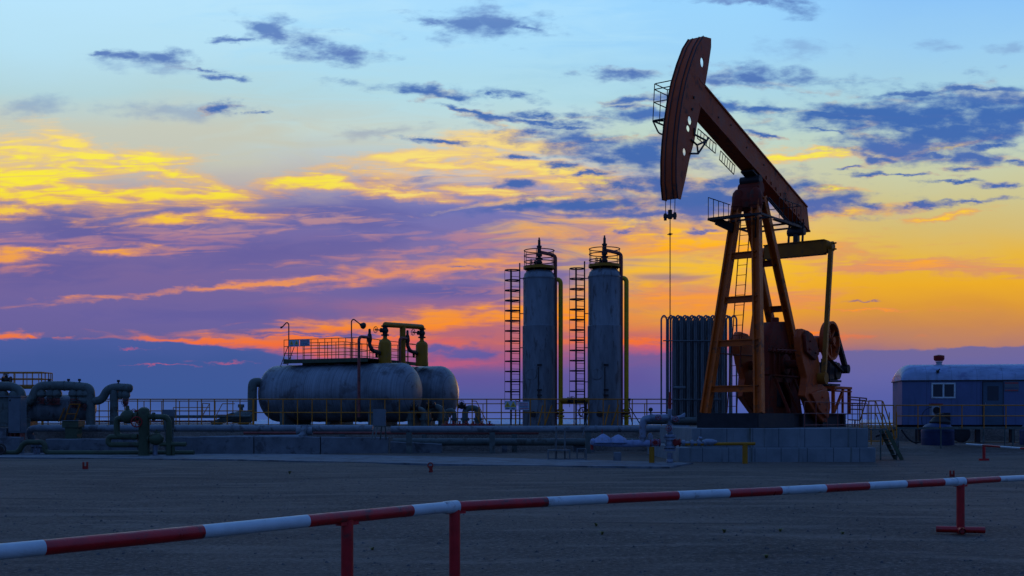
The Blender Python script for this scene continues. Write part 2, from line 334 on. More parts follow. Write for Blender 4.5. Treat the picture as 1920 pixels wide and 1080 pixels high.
M['concrete'] = mat('old_concrete', (0.13, 0.145, 0.155), 0.85, 0, 0.3, 1.3, 0.8, 12, (0.06, 0.06, 0.065), 0.5)
M['weed'] = mat('dry_green_weed', (0.17, 0.16, 0.05), 0.8, 0, 0.3, 8.0)
M['stone'] = mat('ground_stone', (0.075, 0.07, 0.07), 0.9, 0, 0.4, 8.0)

class MB:
    """collects shapes; build() links them as ONE mesh object"""
    def __init__(s): s.v = []; s.f = []; s.mi = []; s.cur = 0
    def add(s, vs, fs):
        o = len(s.v)
        s.v += [Vector(q) for q in vs]
        s.f += [tuple(i + o for i in q) for q in fs]
        s.mi += [s.cur] * len(fs)
    def obox(s, c, ax, ay, az):
        c = Vector(c); ax = Vector(ax); ay = Vector(ay); az = Vector(az)
        vs = [c + ax * i + ay * j + az * k for i in (-.5, .5) for j in (-.5, .5) for k in (-.5, .5)]
        s.add(vs, [(0, 1, 3, 2), (4, 6, 7, 5), (0, 4, 5, 1), (2, 3, 7, 6), (0, 2, 6, 4), (1, 5, 7, 3)])
        return s
    def box(s, x0, x1, y0, y1, z0, z1):
        return s.obox(((x0 + x1) / 2, (y0 + y1) / 2, (z0 + z1) / 2), (x1 - x0, 0, 0), (0, y1 - y0, 0), (0, 0, z1 - z0))
    def beam(s, a, b, w, h, up=(0, 0, 1)):
        a = Vector(a); b = Vector(b); d = (b - a)
        n = d.normalized(); side = n.cross(Vector(up))
        if side.length < 1e-4: side = n.cross(Vector((0, 1, 0)))
        side.normalize(); u2 = side.cross(n).normalized()
        return s.obox((a + b) / 2, d, side * w, u2 * h)
    def ibeam(s, a, b, w, h, up=(0, 0, 1), t=0.03):
        a = Vector(a); b = Vector(b); n = (b - a).normalized(); side = n.cross(Vector(up)).normalized(); u2 = side.cross(n).normalized()
        o = u2 * (h / 2 - t / 2)
        s.beam(a + o, b + o, w, t, up); s.beam(a - o, b - o, w, t, up); s.beam(a, b, t, h - 2 * t, up)
        return s
    def frame(s, n):
        n = Vector(n).normalized()
        a = n.cross(Vector((0, 0, 1)))
        if a.length < 1e-3: a = n.cross(Vector((0, 1, 0)))
        a.normalize(); return a, n.cross(a).normalized()
    def cyl(s, a, b, r, r2=None, n=12, caps=True):
        a = Vector(a); b = Vector(b); r2 = r if r2 is None else r2
        p, q = s.frame(b - a)
        ring = [p * math.cos(2 * math.pi * i / n) + q * math.sin(2 * math.pi * i / n) for i in range(n)]
        vs = [a + k * r for k in ring] + [b + k * r2 for k in ring]
        fs = [(i, (i + 1) % n, n + (i + 1) % n, n + i) for i in range(n)]
        if caps: fs += [tuple(range(n - 1, -1, -1)), tuple(range(n, 2 * n))]
        s.add(vs, fs); return s
    def lathe(s, o, axis, prof, n=24):
        o = Vector(o); ax = Vector(axis).normalized(); p, q = s.frame(ax)
        vs = []; fs = []
        for (r, h) in prof:
            for i in range(n):
                an = 2 * math.pi * i / n
                vs.append(o + ax * h + (p * math.cos(an) + q * math.sin(an)) * max(r, 1e-4))
        for j in range(len(prof) - 1):
            for i in range(n):
                fs.append((j * n + i, j * n + (i + 1) % n, (j + 1) * n + (i + 1) % n, (j + 1) * n + i))
        fs.append(tuple(range(n - 1, -1, -1))); fs.append(tuple(range((len(prof) - 1) * n, len(prof) * n)))
        s.add(vs, fs); return s
    def torus(s, o, axis, R, r, n=28, m=8, arc=(0, 360)):
        o = Vector(o); ax = Vector(axis).normalized(); p, q = s.frame(ax)
        full = arc[1] - arc[0] >= 360
        vs = []; fs = []; N = n if full else n + 1
        for i in range(N):
            an = math.radians(arc[0] + (arc[1] - arc[0]) * i / n)
            d = p * math.cos(an) + q * math.sin(an)
            for j in range(m):
                b = 2 * math.pi * j / m
                vs.append(o + d * (R + r * math.cos(b)) + ax * r * math.sin(b))
        for i in range(n):
            for j in range(m):
                k = (i + 1) % N
                fs.append((i * m + j, k * m + j, k * m + (j + 1) % m, i * m + (j + 1) % m))
        s.add(vs, fs); return s
    def pipe(s, pts, r, bend=0.3, n=12, caps=True, flare=None):
        pts = [Vector(p) for p in pts]
        path = [pts[0]]
        for i in range(1, len(pts) - 1):
            a, b, c = pts[i - 1], pts[i], pts[i + 1]
            d1 = (a - b); d2 = (c - b)
            if d1.normalized().dot(d2.normalized()) < -0.999: continue
            k = min(bend, d1.length * 0.49, d2.length * 0.49)
            p0 = b + d1.normalized() * k; p2 = b + d2.normalized() * k
            for t in range(7):
                t /= 6
                path.append(p0 * (1 - t) ** 2 + b * 2 * t * (1 - t) + p2 * t * t)
        path.append(pts[-1])
        tang = [(path[min(i + 1, len(path) - 1)] - path[max(i - 1, 0)]).normalized() for i in range(len(path))]
        p, q = s.frame(tang[0])
        vs = []; fs = []
        for i, c in enumerate(path):
            t = tang[i]
            p = (p - t * p.dot(t)).normalized(); q = t.cross(p)
            for j in range(n):
                an = 2 * math.pi * j / n
                vs.append(c + (p * math.cos(an) + q * math.sin(an)) * r)
        L = len(path)
        for i in range(L - 1):
            for j in range(n):
                fs.append((i * n + j, i * n + (j + 1) % n, (i + 1) * n + (j + 1) % n, (i + 1) * n + j))
        if caps: fs += [tuple(range(n - 1, -1, -1)), tuple(range((L - 1) * n, L * n))]
        s.add(vs, fs); return s
    def prism(s, outline, fn, t0, t1):
        """outline of 2D points swept between two offsets; fn(a, b, t) -> world"""
        n = len(outline)
        vs = [fn(a, b, t0) for a, b in outline] + [fn(a, b, t1) for a, b in outline]
        fs = [tuple(range(n - 1, -1, -1)), tuple(range(n, 2 * n))] + [(i, (i + 1) % n, n + (i + 1) % n, n + i) for i in range(n)]
        s.add(vs, fs); return s
    def build(s, name, m, parent=None, ang=38, origin=None, bevel=0):
        me = bpy.data.meshes.new(name)
        org = Vector(origin) if origin is not None else Vector((0, 0, 0))
        if parent is None and origin is None and s.v:
            lo = Vector([min(v[i] for v in s.v) for i in range(3)]); hi = Vector([max(v[i] for v in s.v) for i in range(3)])
            org = Vector(((lo.x + hi.x) / 2, (lo.y + hi.y) / 2, lo.z))
        if parent is not None: org = wl(parent)
        me.from_pydata([v - org for v in s.v], [], s.f)
        ms = m if isinstance(m, (list, tuple)) else [m]
        for q in ms: me.materials.append(q)
        if len(ms) > 1: me.polygons.foreach_set('material_index', s.mi)
        bm = bmesh.new(); bm.from_mesh(me); bmesh.ops.recalc_face_normals(bm, faces=bm.faces)
        if bevel: bmesh.ops.bevel(bm, geom=[e for e in bm.edges if e.calc_face_angle(0) > 0.7], offset=bevel, segments=1, affect='EDGES')
        bm.to_mesh(me); bm.free()
        me.shade_smooth(); me.set_sharp_from_angle(angle=math.radians(ang))
        o = bpy.data.objects.new(name, me); C.objects.link(o)
        if parent is None: o.location = org
        else: o.parent = parent
        return o

WL = {}
def wl(o):
    """world position of a thing or a part (nothing is rotated)"""
    p = Vector(o.location)
    while o.parent: o = o.parent; p += Vector(o.location)
    return p
def tag(o, label=None, cat=None, group=None, kind=None):
    if label: o['label'] = label
    if cat: o['category'] = cat
    if group: o['group'] = group
    if kind: o['kind'] = kind
    return o
def thing(name, loc, label, cat, group=None):
    o = bpy.data.objects.new(name, None); o.location = loc; o.empty_display_size = 0.3; C.objects.link(o)
    return tag(o, label, cat, group)
def copy_tree(o, parent=None):
    c = o.copy(); C.objects.link(c); c.parent = parent
    for ch in list(o.children): copy_tree(ch, c)
    return c

def plate_mesh(outer, holes, fn, t0, t1, mb):
    """flat plate with holes, given thickness; triangulated with a fill"""
    bm = bmesh.new()
    loops = [outer] + holes; L = []
    for lp in loops:
        vs = [bm.verts.new((a, b, 0)) for a, b in lp]
        es = [bm.edges.new((vs[i], vs[(i + 1) % len(vs)])) for i in range(len(vs))]
        L.append(vs)
    bmesh.ops.triangle_fill(bm, use_beauty=True, edges=bm.edges[:])
    bm.verts.ensure_lookup_table(); bm.verts.index_update()
    pts = [(v.co.x, v.co.y) for v in bm.verts]; n = len(pts)
    fs = [tuple(v.index for v in f.verts) for f in bm.faces]
    side = []
    for vs in L:
        k = len(vs)
        for i in range(k):
            a, b = vs[i].index, vs[(i + 1) % k].index
            side.append((a, b, n + b, n + a))
    mb.add([fn(a, b, t0) for a, b in pts] + [fn(a, b, t1) for a, b in pts], fs + [tuple(i + n for i in reversed(f)) for f in fs] + side)
    bm.free()

def circle(cx, cy, rx, ry=None, n=14):
    ry = ry or rx
    return [(cx + rx * math.cos(2 * math.pi * i / n), cy + ry * math.sin(2 * math.pi * i / n)) for i in range(n)]

def railing(root, pts, h, rails=(1.0, 0.5), gap=0.7, r=0.022, m=None, name='handrail', post='post', kick=0.0, posts=True):
    """posts each a part, rails one part"""
    m = m or M['rail_yellow']
    pts = [Vector(p) for p in pts]
    mb = MB()
    for f in rails:
        mb.pipe([p + Vector((0, 0, h * f)) for p in pts], r, 0.05, 8)
    if kick:
        for a, b in zip(pts, pts[1:]): mb.beam(a + Vector((0, 0, kick / 2)), b + Vector((0, 0, kick / 2)), 0.012, kick)
    mb.build(name, m, root)
    for k, (a, b) in enumerate(zip(pts, pts[1:])):
        n = max(1, round((b - a).length / gap))
        for i in range(0 if k == 0 else 1, n + 1):
            p = a.lerp(b, i / n)
            MB().cyl(p, p + Vector((0, 0, h)), r, n=6).build(post, m, root)

def wheel(mb, c, axis, R, r=None, spokes=5):
    """valve hand wheel"""
    c = Vector(c); ax = Vector(axis).normalized(); r = r or R * 0.1
    mb.torus(c, ax, R, r, 20, 6)
    p, q = mb.frame(ax)
    for i in range(spokes):
        an = 2 * math.pi * i / spokes
        mb.cyl(c, c + (p * math.cos(an) + q * math.sin(an)) * R, r * 0.7, n=5)
    mb.cyl(c - ax * r * 1.5, c + ax * r * 1.5, R * 0.22, n=8)

def flange(mb, c, axis, R, t=0.05, bolts=8):
    c = Vector(c); ax = Vector(axis).normalized()
    mb.cyl(c - ax * t, c - ax * 0.004, R, n=18); mb.cyl(c + ax * 0.004, c + ax * t, R, n=18)
    p, q = mb.frame(ax)
    for i in range(bolts):
        an = 2 * math.pi * (i + .5) / bolts
        d = c + (p * math.cos(an) + q * math.sin(an)) * R * 0.82
        mb.cyl(d - ax * t * 1.5, d + ax * t * 1.5, R * 0.07, n=6)

def valve(root, c, axis, side, R, m=None, mw=None, stem=2.6, name='valve'):
    """gate valve in a pipe along axis with a hand wheel towards side; the wheel is a sub-part"""
    m = m or M['steel']; c = Vector(c); ax = Vector(axis).normalized(); sd = Vector(side).normalized()
    mb = MB()
    flange(mb, c - ax * R * 1.5, ax, R * 1.35, R * 0.18, 6); flange(mb, c + ax * R * 1.5, ax, R * 1.35, R * 0.18, 6)
    mb.lathe(c, ax, [(R * .8, -R * 1.5), (R * .85, -R * .8), (R * 1.15, -R * .3), (R * 1.15, R * .3), (R * .85, R * .8), (R * .8, R * 1.5)], 12)
    mb.cyl(c, c + sd * R * 1.6, R * .62, R * .5, 10); mb.cyl(c + sd * R * 1.5, c + sd * R * 1.75, R * .8, n=10)
    mb.cyl(c + sd * R * 1.7, c + sd * R * stem, R * .22, n=8)
    v = mb.build(name, m, root)
    w = MB(); wheel(w, c + sd * R * stem, sd, R * 1.05); w.build('handwheel', mw or m, v)
    return v

# ================================================================ the setting
def sstep(x, a, b):
    t = max(0.0, min(1.0, (x - a) / (b - a))); return t * t * (3 - 2 * t)
def gh(x, y):
    """height of the yard"""
    h = 0.36 * sstep(y, 47.2, 50.2) * sstep(x, 13.6, 15.6)
    return h
def ground_mat():
    m = bpy.data.materials.new('packed_gravel'); m.use_nodes = True
    h = G(m.node_tree); b = m.node_tree.nodes['Principled BSDF']
    t = h.n('ShaderNodeTexCoord')
    big = h.noise(t.outputs['Object'], 0.16, 6, 0.6, 0.5)
    sm = h.n('ShaderNodeMapping'); h.put(sm.inputs[0], t.outputs['Object']); sm.inputs['Scale'].default_value = (0.35, 1.6, 1); sm.inputs['Rotation'].default_value = (0, 0, 0.12)
    streak = h.noise(sm.outputs[0], 0.8, 6, 0.6, 0.4)
    fine = h.noise(t.outputs['Object'], 16.0, 6, 0.75)
    mid = h.noise(t.outputs['Object'], 2.6, 6, 0.65)
    c = h.mix(h.mr(big.outputs[0], 0.36, 0.64), (0.052, 0.047, 0.045, 1), (0.094, 0.081, 0.072, 1))
    c = h.mix(h.m('MULTIPLY', h.mr(streak.outputs[0], 0.50, 0.64), 0.7), c, (0.135, 0.120, 0.110, 1))
    c = h.mix(h.m('MULTIPLY', h.mr(mid.outputs[0], 0.52, 0.66), 0.6), c, (0.045, 0.038, 0.036, 1))
    grit = h.noise(t.outputs['Object'], 75.0, 3, 0.6)
    c = h.mix(h.m('MULTIPLY', h.mr(fine.outputs[0], 0.5, 0.66), 0.75), c, (0.18, 0.165, 0.155, 1))
    c = h.mix(h.m('MULTIPLY', h.mr(fine.outputs[0], 0.46, 0.34), 0.8), c, (0.022, 0.019, 0.019, 1))
    c = h.mix(h.m('MULTIPLY', h.mr(grit.outputs[0], 0.56, 0.7), 0.5), c, (0.2, 0.19, 0.19, 1))
    # wheel ruts crossing the yard
    rt = h.n('ShaderNodeMapping'); h.put(rt.inputs[0], t.outputs['Object']); rt.inputs['Rotation'].default_value = (0, 0, 0.10)
    sr = h.n('ShaderNodeSeparateXYZ'); h.put(sr.inputs[0], rt.outputs[0])
    wob = h.noise(h.xyz(h.m('MULTIPLY', sr.outputs[0], .05), 0.0), 1.0, 2, .5)
    yy = h.m('ADD', sr.outputs[1], h.m('MULTIPLY', wob.outputs[0], 5.0))
    rut = h.m('PINGPONG', yy, 1.9)
    rm = h.m('MULTIPLY', h.mr(rut, 0.22, 0.0), h.mr(h.noise(t.outputs['Object'], .35, 3, .5).outputs[0], .46, .62))
    c = h.mix(h.m('MULTIPLY', rm, .55), c, (0.040, 0.036, 0.034, 1))
    oil = h.noise(t.outputs['Object'], .55, 4, .55, .4)
    c = h.mix(h.m('MULTIPLY', h.mr(oil.outputs[0], .66, .74), .5), c, (0.03, 0.026, 0.025, 1))
    tint = h.n('ShaderNodeVectorMath', operation='MULTIPLY'); h.put(tint.inputs[0], c); tint.inputs[1].default_value = (1.22, 1.12, .98)   # sandy soil
    h.put(b.inputs['Base Color'], tint.outputs[0]); b.inputs['Roughness'].default_value = 0.95
    b.inputs['Specular IOR Level'].default_value = 0.15
    bp = h.n('ShaderNodeBump'); bp.inputs['Strength'].default_value = 0.9; bp.inputs['Distance'].default_value = 0.02
    hh = h.m('SUBTRACT', h.m('ADD', h.m('MULTIPLY', mid.outputs[0], 1.6), fine.outputs[0]), h.m('MULTIPLY', rm, 1.5))
    h.put(bp.inputs['Height'], hh); h.put(b.inputs['Normal'], bp.outputs[0])
    return m
M['ground'] = ground_mat()
def grid(name, xs, ys, hf, m, kind='structure'):
    vs = [(x, y, hf(x, y)) for y in ys for x in xs]; n = len(xs)
    fs = [(j * n + i, j * n + i + 1, (j + 1) * n + i + 1, (j + 1) * n + i) for j in range(len(ys) - 1) for i in range(n - 1)]
    b = MB(); b.add(vs, fs); o = b.build(name, m, origin=(0, 0, 0)); tag(o, kind=kind); return o
xs = [-400, -200, -100, -60, -40, -30] + [i * 0.5 for i in range(-50, 81)] + [45, 60, 90, 150, 300, 400]
ys = [-60, -20, 0] + [2 + i * 0.5 for i in range(0, 140)] + [75, 90, 110, 150, 200]
def gtop(x, y):
    return gh(x, y) + 0.025 * math.sin(x * 0.9 + 1.3 * math.sin(y * .4)) * math.sin(y * 0.55 + .6 * math.sin(x * .3)) * (1 if y < 40 else .4)
grid('ground', xs, ys, gtop, M['ground'])

# sea out to the horizon
ms = bpy.data.materials.new('evening_sea'); ms.use_nodes = True
hs = G(ms.node_tree); bs = ms.node_tree.nodes['Principled BSDF']
bs.inputs['Base Color'].default_value = (0.30, 0.42, 0.55, 1); bs.inputs['Roughness'].default_value = 0.6; bs.inputs['IOR'].default_value = 1.33
ts = hs.n('ShaderNodeTexCoord'); mps = hs.n('ShaderNodeMapping'); hs.put(mps.inputs[0], ts.outputs['Object']); mps.inputs['Scale'].default_value = (0.06, 0.3, 1)
ns = hs.noise(mps.outputs[0], 1.0, 6, 0.6); bps = hs.n('ShaderNodeBump'); bps.inputs['Strength'].default_value = 1.0; bps.inputs['Distance'].default_value = 1.2
hs.put(bps.inputs['Height'], ns.outputs[0]); hs.put(bs.inputs['Normal'], bps.outputs[0])
b = MB(); b.add([(-9000, 190, -0.6), (9000, 190, -0.6), (9000, 14000, -0.6), (-9000, 14000, -0.6)], [(0, 1, 2, 3)])
tag(b.build('water', ms, origin=(0, 190, -0.6)), kind='structure')

# raised earth bank behind the plant
def bank(x0, x1, y0, y1, z):
    b = MB(); n = 40
    top = []; vs = []; fs = []
    for i in range(n + 1):
        x = x0 + (x1 - x0) * i / n; j = 0.03 * math.sin(i * 1.7) + 0.02 * math.sin(i * 4.1)
        vs += [(x, y0 - 0.9, -0.05), (x, y0 - 0.15, (z - .12) * 1.0 + j), (x, y0 + 0.15, z + j * .4), (x, y1, z), (x, y1 + 2, -0.7)]
    for i in range(n):
        for k in range(4): fs.append((i * 5 + k, (i + 1) * 5 + k, (i + 1) * 5 + k + 1, i * 5 + k + 1))
    b.add(vs, fs); return b
bl = bank(-60, 6.5, 54, 80, 1.16)
tag(bl.build('terrain', M['ground'], origin=(0, 54, 0)), kind='structure')
br = bank(6.5, 60, 60.4, 80, 1.10)
tag(br.build('terrain', M['ground'], origin=(0, 60, 0)), kind='structure')

# pale concrete strip across the yard
def strip(name, pts, z, m):
    b = MB(); n = len(pts)
    b.add([(x, y, z) for x, y in pts] + [(x, y, z - 0.08) for x, y in pts], [tuple(range(n)), tuple(range(2 * n - 1, n - 1, -1))] + [(i, (i + 1) % n, n + (i + 1) % n, n + i) for i in range(n)])
    o = b.build(name, m, origin=(pts[0][0], pts[0][1], 0)); tag(o, kind='structure'); return o
def gp(px, py, z=0.0):
    Y = gY(py, z); return (xat(px, Y), Y)
strip('path', [gp(-60, 857, .03), gp(430, 862, .03), gp(900, 872, .03), gp(1255, 876, .03), gp(1300, 868, .03), gp(900, 858, .03), gp(560, 852, .03), gp(-60, 849, .03)], 0.045, M['concrete'])

# loose stones and crumbs on the gravel: far too many to count
b = MB(); rnd = random.Random(3)
for i in range(5200):
    Y = 5.5 + 34 * rnd.random() ** 1.5; x = (rnd.random() * 2 - 1) * (0.47 * Y + .5)
    r = 0.006 + 0.022 * rnd.random() ** 3
    z = gtop(x, Y)
    c = Vector((x, Y, z)); vs = []
    for (a, bb, cc) in ((1, 0, 0), (-.9, .1, 0), (0, 1, 0), (.1, -1, 0), (0, 0, .8), (0, 0, -.5)):
        vs.append(c + Vector((a, bb, cc)) * r * (0.7 + .6 * rnd.random()))
    b.add(vs, [(0, 2, 4), (2, 1, 4), (1, 3, 4), (3, 0, 4), (2, 0, 5), (1, 2, 5), (3, 1, 5), (0, 3, 5)])
tag(b.build('gravel', M['stone'], origin=(0, 0, 0)), 'small loose stones scattered over the packed gravel yard', 'gravel', kind='stuff')

def weed(px, py, s):
    Y = gY(py); x = xat(px, Y); z = gtop(x, Y); b = MB(); rnd = random.Random(px)
    for i in range(14):
        a = rnd.random() * 6.28; l = s * (.5 + rnd.random()); w = 0.012
        d = Vector((math.cos(a), math.sin(a), 0)); q = Vector((-d.y, d.x, 0)) * w; o = Vector((x, Y, z - .005))
        m1 = o + d * l * .4 + Vector((0, 0, l * .7)); e = o + d * l + Vector((0, 0, l * .75))
        b.add([o - q, o + q, m1 + q, m1 - q, e], [(0, 1, 2, 3), (3, 2, 4)])
    return b.build('weed', M['weed'])
for px, py, s, lab in ((1118, 988, .05, 'tiny yellow green weed in the gravel, upper one of the near pair'), (1129, 1004, .05, 'tiny yellow green weed in the gravel, lower one of the near pair'),
                       (1358, 1001, .05, 'tiny weed in the gravel below the middle of the long barrier rail'), (1463, 997, .045, 'tiny weed in the gravel between the barrier middle and right post'),
                       (1580, 1001, .04, 'tiny faint weed in the gravel nearest the right barrier post'), (543, 888, .09, 'flat green weed in the far gravel in front of the tank wall'),
                       (698, 1030, .04, 'tiny weed in the gravel between the two near barrier posts'), (1437, 1049, .04, 'lowest tiny weed in the gravel at the bottom of the view')):
    tag(weed(px, py, s), lab, 'weed', 'weeds in the gravel yard')

# ================================================================ red and white barrier in front
def px_on(A, B, px):
    k = (px - 960) / F; d = B - A
    return (k * A.y - A.x) / (d.x - k * d.y)
def barrier_rail(A, B, pxs, r, root, first_red, ext=(0, 0)):
    """one tube painted in bands (band colours are materials of the same tube)"""
    d = B - A
    ts = [ext[0]] + [px_on(A, B, p) for p in pxs] + [1 + ext[1]]
    mb = MB(); n = 28; p, q = mb.frame(d); vs = []; k0 = 0
    rnd = random.Random(int(A.x * 100)); cuts = []
    for i in range(len(ts) - 1):
        mb.cur = (0 if first_red else 1) if i % 2 == 0 else (1 if first_red else 0)
        segs = 6; base = [ts[i] + (ts[i + 1] - ts[i]) * j / segs for j in range(segs + 1)]
        rr = r * (1.0 if mb.cur == 0 else 1.004)
        vs = []; fs = []
        for t in base:
            c = A + d * t + Vector((0, 0, 0.003 * math.sin(t * 9)))
            vs += [c + (p * math.cos(2 * math.pi * j / n) + q * math.sin(2 * math.pi * j / n)) * rr for j in range(n)]
        for a in range(segs):
            for j in range(n): fs.append((a * n + j, a * n + (j + 1) % n, (a + 1) * n + (j + 1) % n, (a + 1) * n + j))
        fs.append(tuple(range(n - 1, -1, -1))); fs.append(tuple(range(segs * n, (segs + 1) * n)))
        mb.add(vs, fs)
    o = mb.build('rail', [M['red'], M['white']], root)
    return o
A1 = Vector((-0.54, 10.66, 0.68)); B1 = Vector((5.9, 14.95, 0.68)); L1 = A1 + (Vector((-3.25, 7.23, 0.66)) - A1) * 1.75
t1 = thing('barrier', (L1.lerp(A1, .8).x, L1.lerp(A1, .8).y, 0), 'nearest red and white pipe barrier running out of the left edge, on a red post', 'barrier', 'red and white pipe barriers')
barrier_rail(L1, A1, [80, 378, 575, 770], 0.052, t1, False)
sl = MB(); dA = (A1 - L1).normalized(); sl.cyl(A1 - dA * 0.13, A1 + dA * 0.03, 0.060, n=28); sl.cyl(A1 - dA * 0.155, A1 - dA * 0.13, 0.053, 0.060, n=28); sl.build('collar', M['white'], t1)
def post(root, px, A, B, foot=True, r=0.052):
    t = px_on(A, B, px); c = A + (B - A) * t
    MB().cyl((c.x, c.y, 0.0), (c.x, c.y, c.z - .02), r, n=24).build('post', M['red'], root)
    b = MB(); d = (B - A).normalized()
    b.beam(c - d * .10 + Vector((0, 0, -.050)), c + d * .10 + Vector((0, 0, -.050)), .07, .03)
    b.build('saddle', M['red'], root)
    if foot:
        pf = MB(); p = Vector((d.y, -d.x, 0)); g0 = Vector((c.x, c.y, 0.05))
        for dd, l in ((Vector((.96, -.28, 0)), .30), (Vector((.28, .96, 0)), .25)):
            pf.cyl(g0 - dd * l, g0 + dd * l, 0.043, n=18, caps=False); pf.cyl(g0 - dd * l * .9, g0 + dd * l * .9, 0.032, n=18)
        pf.build('foot', M['red'], root)
    return c
post(t1, 651, L1, A1, False)
t2 = thing('barrier', (A1.x, A1.y, 0), 'long middle red and white pipe barrier with posts at both ends', 'barrier', 'red and white pipe barriers')
dB = (B1 - A1).normalized()
barrier_rail(A1 + dB * 0.045, B1 - dB * 0.02, [1024, 1135, 1269, 1364, 1462, 1545, 1626, 1696, 1767], 0.050, t2, True)
post(t2, 852.5, A1, B1, False); post(t2, 1801, A1, B1)
sl = MB(); sl.cyl(B1 - dB * 0.13, B1 + dB * 0.05, 0.058, n=28); sl.build('collar', M['white'], t2)
E1 = Vector((8.4, 16.85, 0.68)); dE = (E1 - B1).normalized()
t3 = thing('barrier', (B1.x + .1, B1.y + .08, 0), 'short red and white pipe barrier leaving the right edge beyond the far post', 'barrier', 'red and white pipe barriers')
barrier_rail(B1 + dE * 0.1, E1, [1872, 1935], 0.042, t3, True)
post(t3, 2010, B1, E1)
# far barrier beside the caravan
Af, Bf = Vector((16.3, 41.5, .6)), Vector((16.9, 34.0, .6))
t4 = thing('barrier', (16.6, 40.5, 0), 'small distant red and white pipe barrier in front of the blue caravan', 'barrier', 'red and white pipe barriers')
barrier_rail(at(1812, 833, 41.5), at(1990, 846, 36.5), [1843, 1877, 1914, 1950], 0.036, t4, False)
c = at(1845, 835, 41.2); MB().cyl((c.x, c.y, 0), (c.x, c.y, c.z), .055, n=12).build('post', M['red'], t4)
MB().beam((c.x - .17, c.y, .04), (c.x + .17, c.y, .04), .1, .08).build('foot', M['red'], t4)

# red ground anchors
def anchor(px, py, hpx, lab, ring=True):
    Y = gY(py); x = xat(px, Y); h = hpx * Y / F; b = MB(); w = h * .26
    if ring:
        b.torus((x, Y, h * .72), (0.25, 1, 0), h * .24, h * .07, 18, 6)
        b.obox((x + w * .2, Y, h * .33), (w * 1.2, 0, 0), (0, .05, 0), (-w * .3, 0, h * .7))
        b.cyl((x, Y - .05, h * .1), (x, Y + .05, h * .1), h * .16, n=10)
    else:
        b.obox((x - w, Y, h * .5), (w * .8, 0, 0), (0, .06, 0), (0, 0, h)); b.obox((x + w, Y, h * .5), (w * .8, 0, 0), (0, .06, 0), (0, 0, h)); b.obox((x, Y, h * .22), (w * 2, 0, 0), (0, .05, 0), (0, 0, h * .44))
    o = b.build('ground_anchor', M['red_valve'], bevel=0.006); tag(o, lab, 'anchor', 'red ground anchors')
anchor(160, 880, 14, 'small red forked ground anchor on the far left of the yard', False)
anchor(807, 887, 20, 'red ringed ground anchor in the yard in front of the horizontal tanks')
anchor(1785, 894, 12, 'red ground anchor just showing behind the white end of the long barrier', False)

# ================================================================ concrete foundation
def slab_mat():
    m = bpy.data.materials.new('stained_precast_concrete'); m.use_nodes = True
    h = G(m.node_tree); b = m.node_tree.nodes['Principled BSDF']; t = h.n('ShaderNodeTexCoord')
    sx = h.n('ShaderNodeSeparateXYZ'); h.put(sx.inputs[0], t.outputs['Object'])
    n1 = h.noise(t.outputs['Object'], 1.4, 7, 0.6)
    vs_ = h.xyz(h.m('MULTIPLY', sx.outputs[0], 2.3), h.m('MULTIPLY', sx.outputs[2], 0.12))
    n2 = h.noise(vs_, 1.0, 5, 0.65)
    c = h.mix(h.mr(n1.outputs[0], .35, .65), (0.115, 0.140, 0.150, 1), (0.16, 0.185, 0.195, 1))
    c = h.mix(h.m('MULTIPLY', h.mr(n2.outputs[0], .54, .68), .8), c, (0.042, 0.040, 0.016, 1))
    seam = h.m('FRACT', h.m('MULTIPLY', sx.outputs[0], 1 / 0.92))
    sm = h.m('MAXIMUM', h.m('LESS_THAN', seam, 0.02), h.m('GREATER_THAN', seam, 0.99))
    c = h.mix(h.m('MULTIPLY', sm, 0.75), c, (0.03, 0.033, 0.036, 1))
    h.put(b.inputs['Base Color'], c); b.inputs['Roughness'].default_value = .85
    bp = h.n('ShaderNodeBump'); bp.inputs['Strength'].default_value = .5; bp.inputs['Distance'].default_value = .01
    h.put(bp.inputs['Height'], h.noise(t.outputs['Object'], 20, 6, .65).outputs[0]); h.put(b.inputs['Normal'], bp.outputs[0])
    return m
M['slab'] = slab_mat()
Yp = 40.3
fd_ = thing('concrete_foundation', (xat(1460, Yp), Yp + 4, 0), 'stepped stained concrete foundation carrying the red pumpjack', 'foundation')
MB().box(xat(1272, 40), xat(1641, 40), 39.95, 49.2, -.1, 0.50).build('lower_step', M['slab'], fd_, bevel=.02)
MB().box(xat(1297, Yp), xat(1628, Yp), Yp, 49.0, 0.50, 1.18).build('upper_step', M['slab'], fd_, bevel=.02)

# ================================================================ pumpjack
PV = Vector((9.03, 43.0, 0)); U = Vector((-.6, -.8, 0)); N = Vector((.8, -.6, 0)); Z = Vector((0, 0, 1))
def PJ(s, n, z): return PV + U * s + N * n + Z * z
def SZ(px, py, n):
    """(s, z) in the beam's own plane offset n, of a point seen at a pixel"""
    k = (px - 960) / F; x0 = PV.x + N.x * n; y0 = PV.y + N.y * n
    s = (x0 - k * y0) / (-U.x + k * U.y) if False else (k * y0 - x0) / (U.x - k * U.y)
    Y = y0 + U.y * s
    return s, EYE + (HOR - py) / F * Y
pj = thing('pumpjack', PJ(0, 0, 1.18), 'tall rusty orange oil pumpjack on the concrete foundation, horse head raised', 'pumpjack')
# base skid
b = MB()
for n in (-1.05, 1.05): b.ibeam(PJ(1.98, n, 1.45), PJ(-6.7, n, 1.45), .28, .54)
for s in (1.86, -.2, -2.2, -4.2, -6.5): b.beam(PJ(s, -1.2, 1.45), PJ(s, 1.2, 1.45), .24, .50)
b.beam(PJ(2.02, -1.2, 1.45), PJ(2.02, 1.2, 1.45), .05, .54); b.beam(PJ(1.99, 1.20, 1.45), PJ(-1.2, 1.20, 1.45), .04, .50)
b.build('base_skid', M['black'], pj)
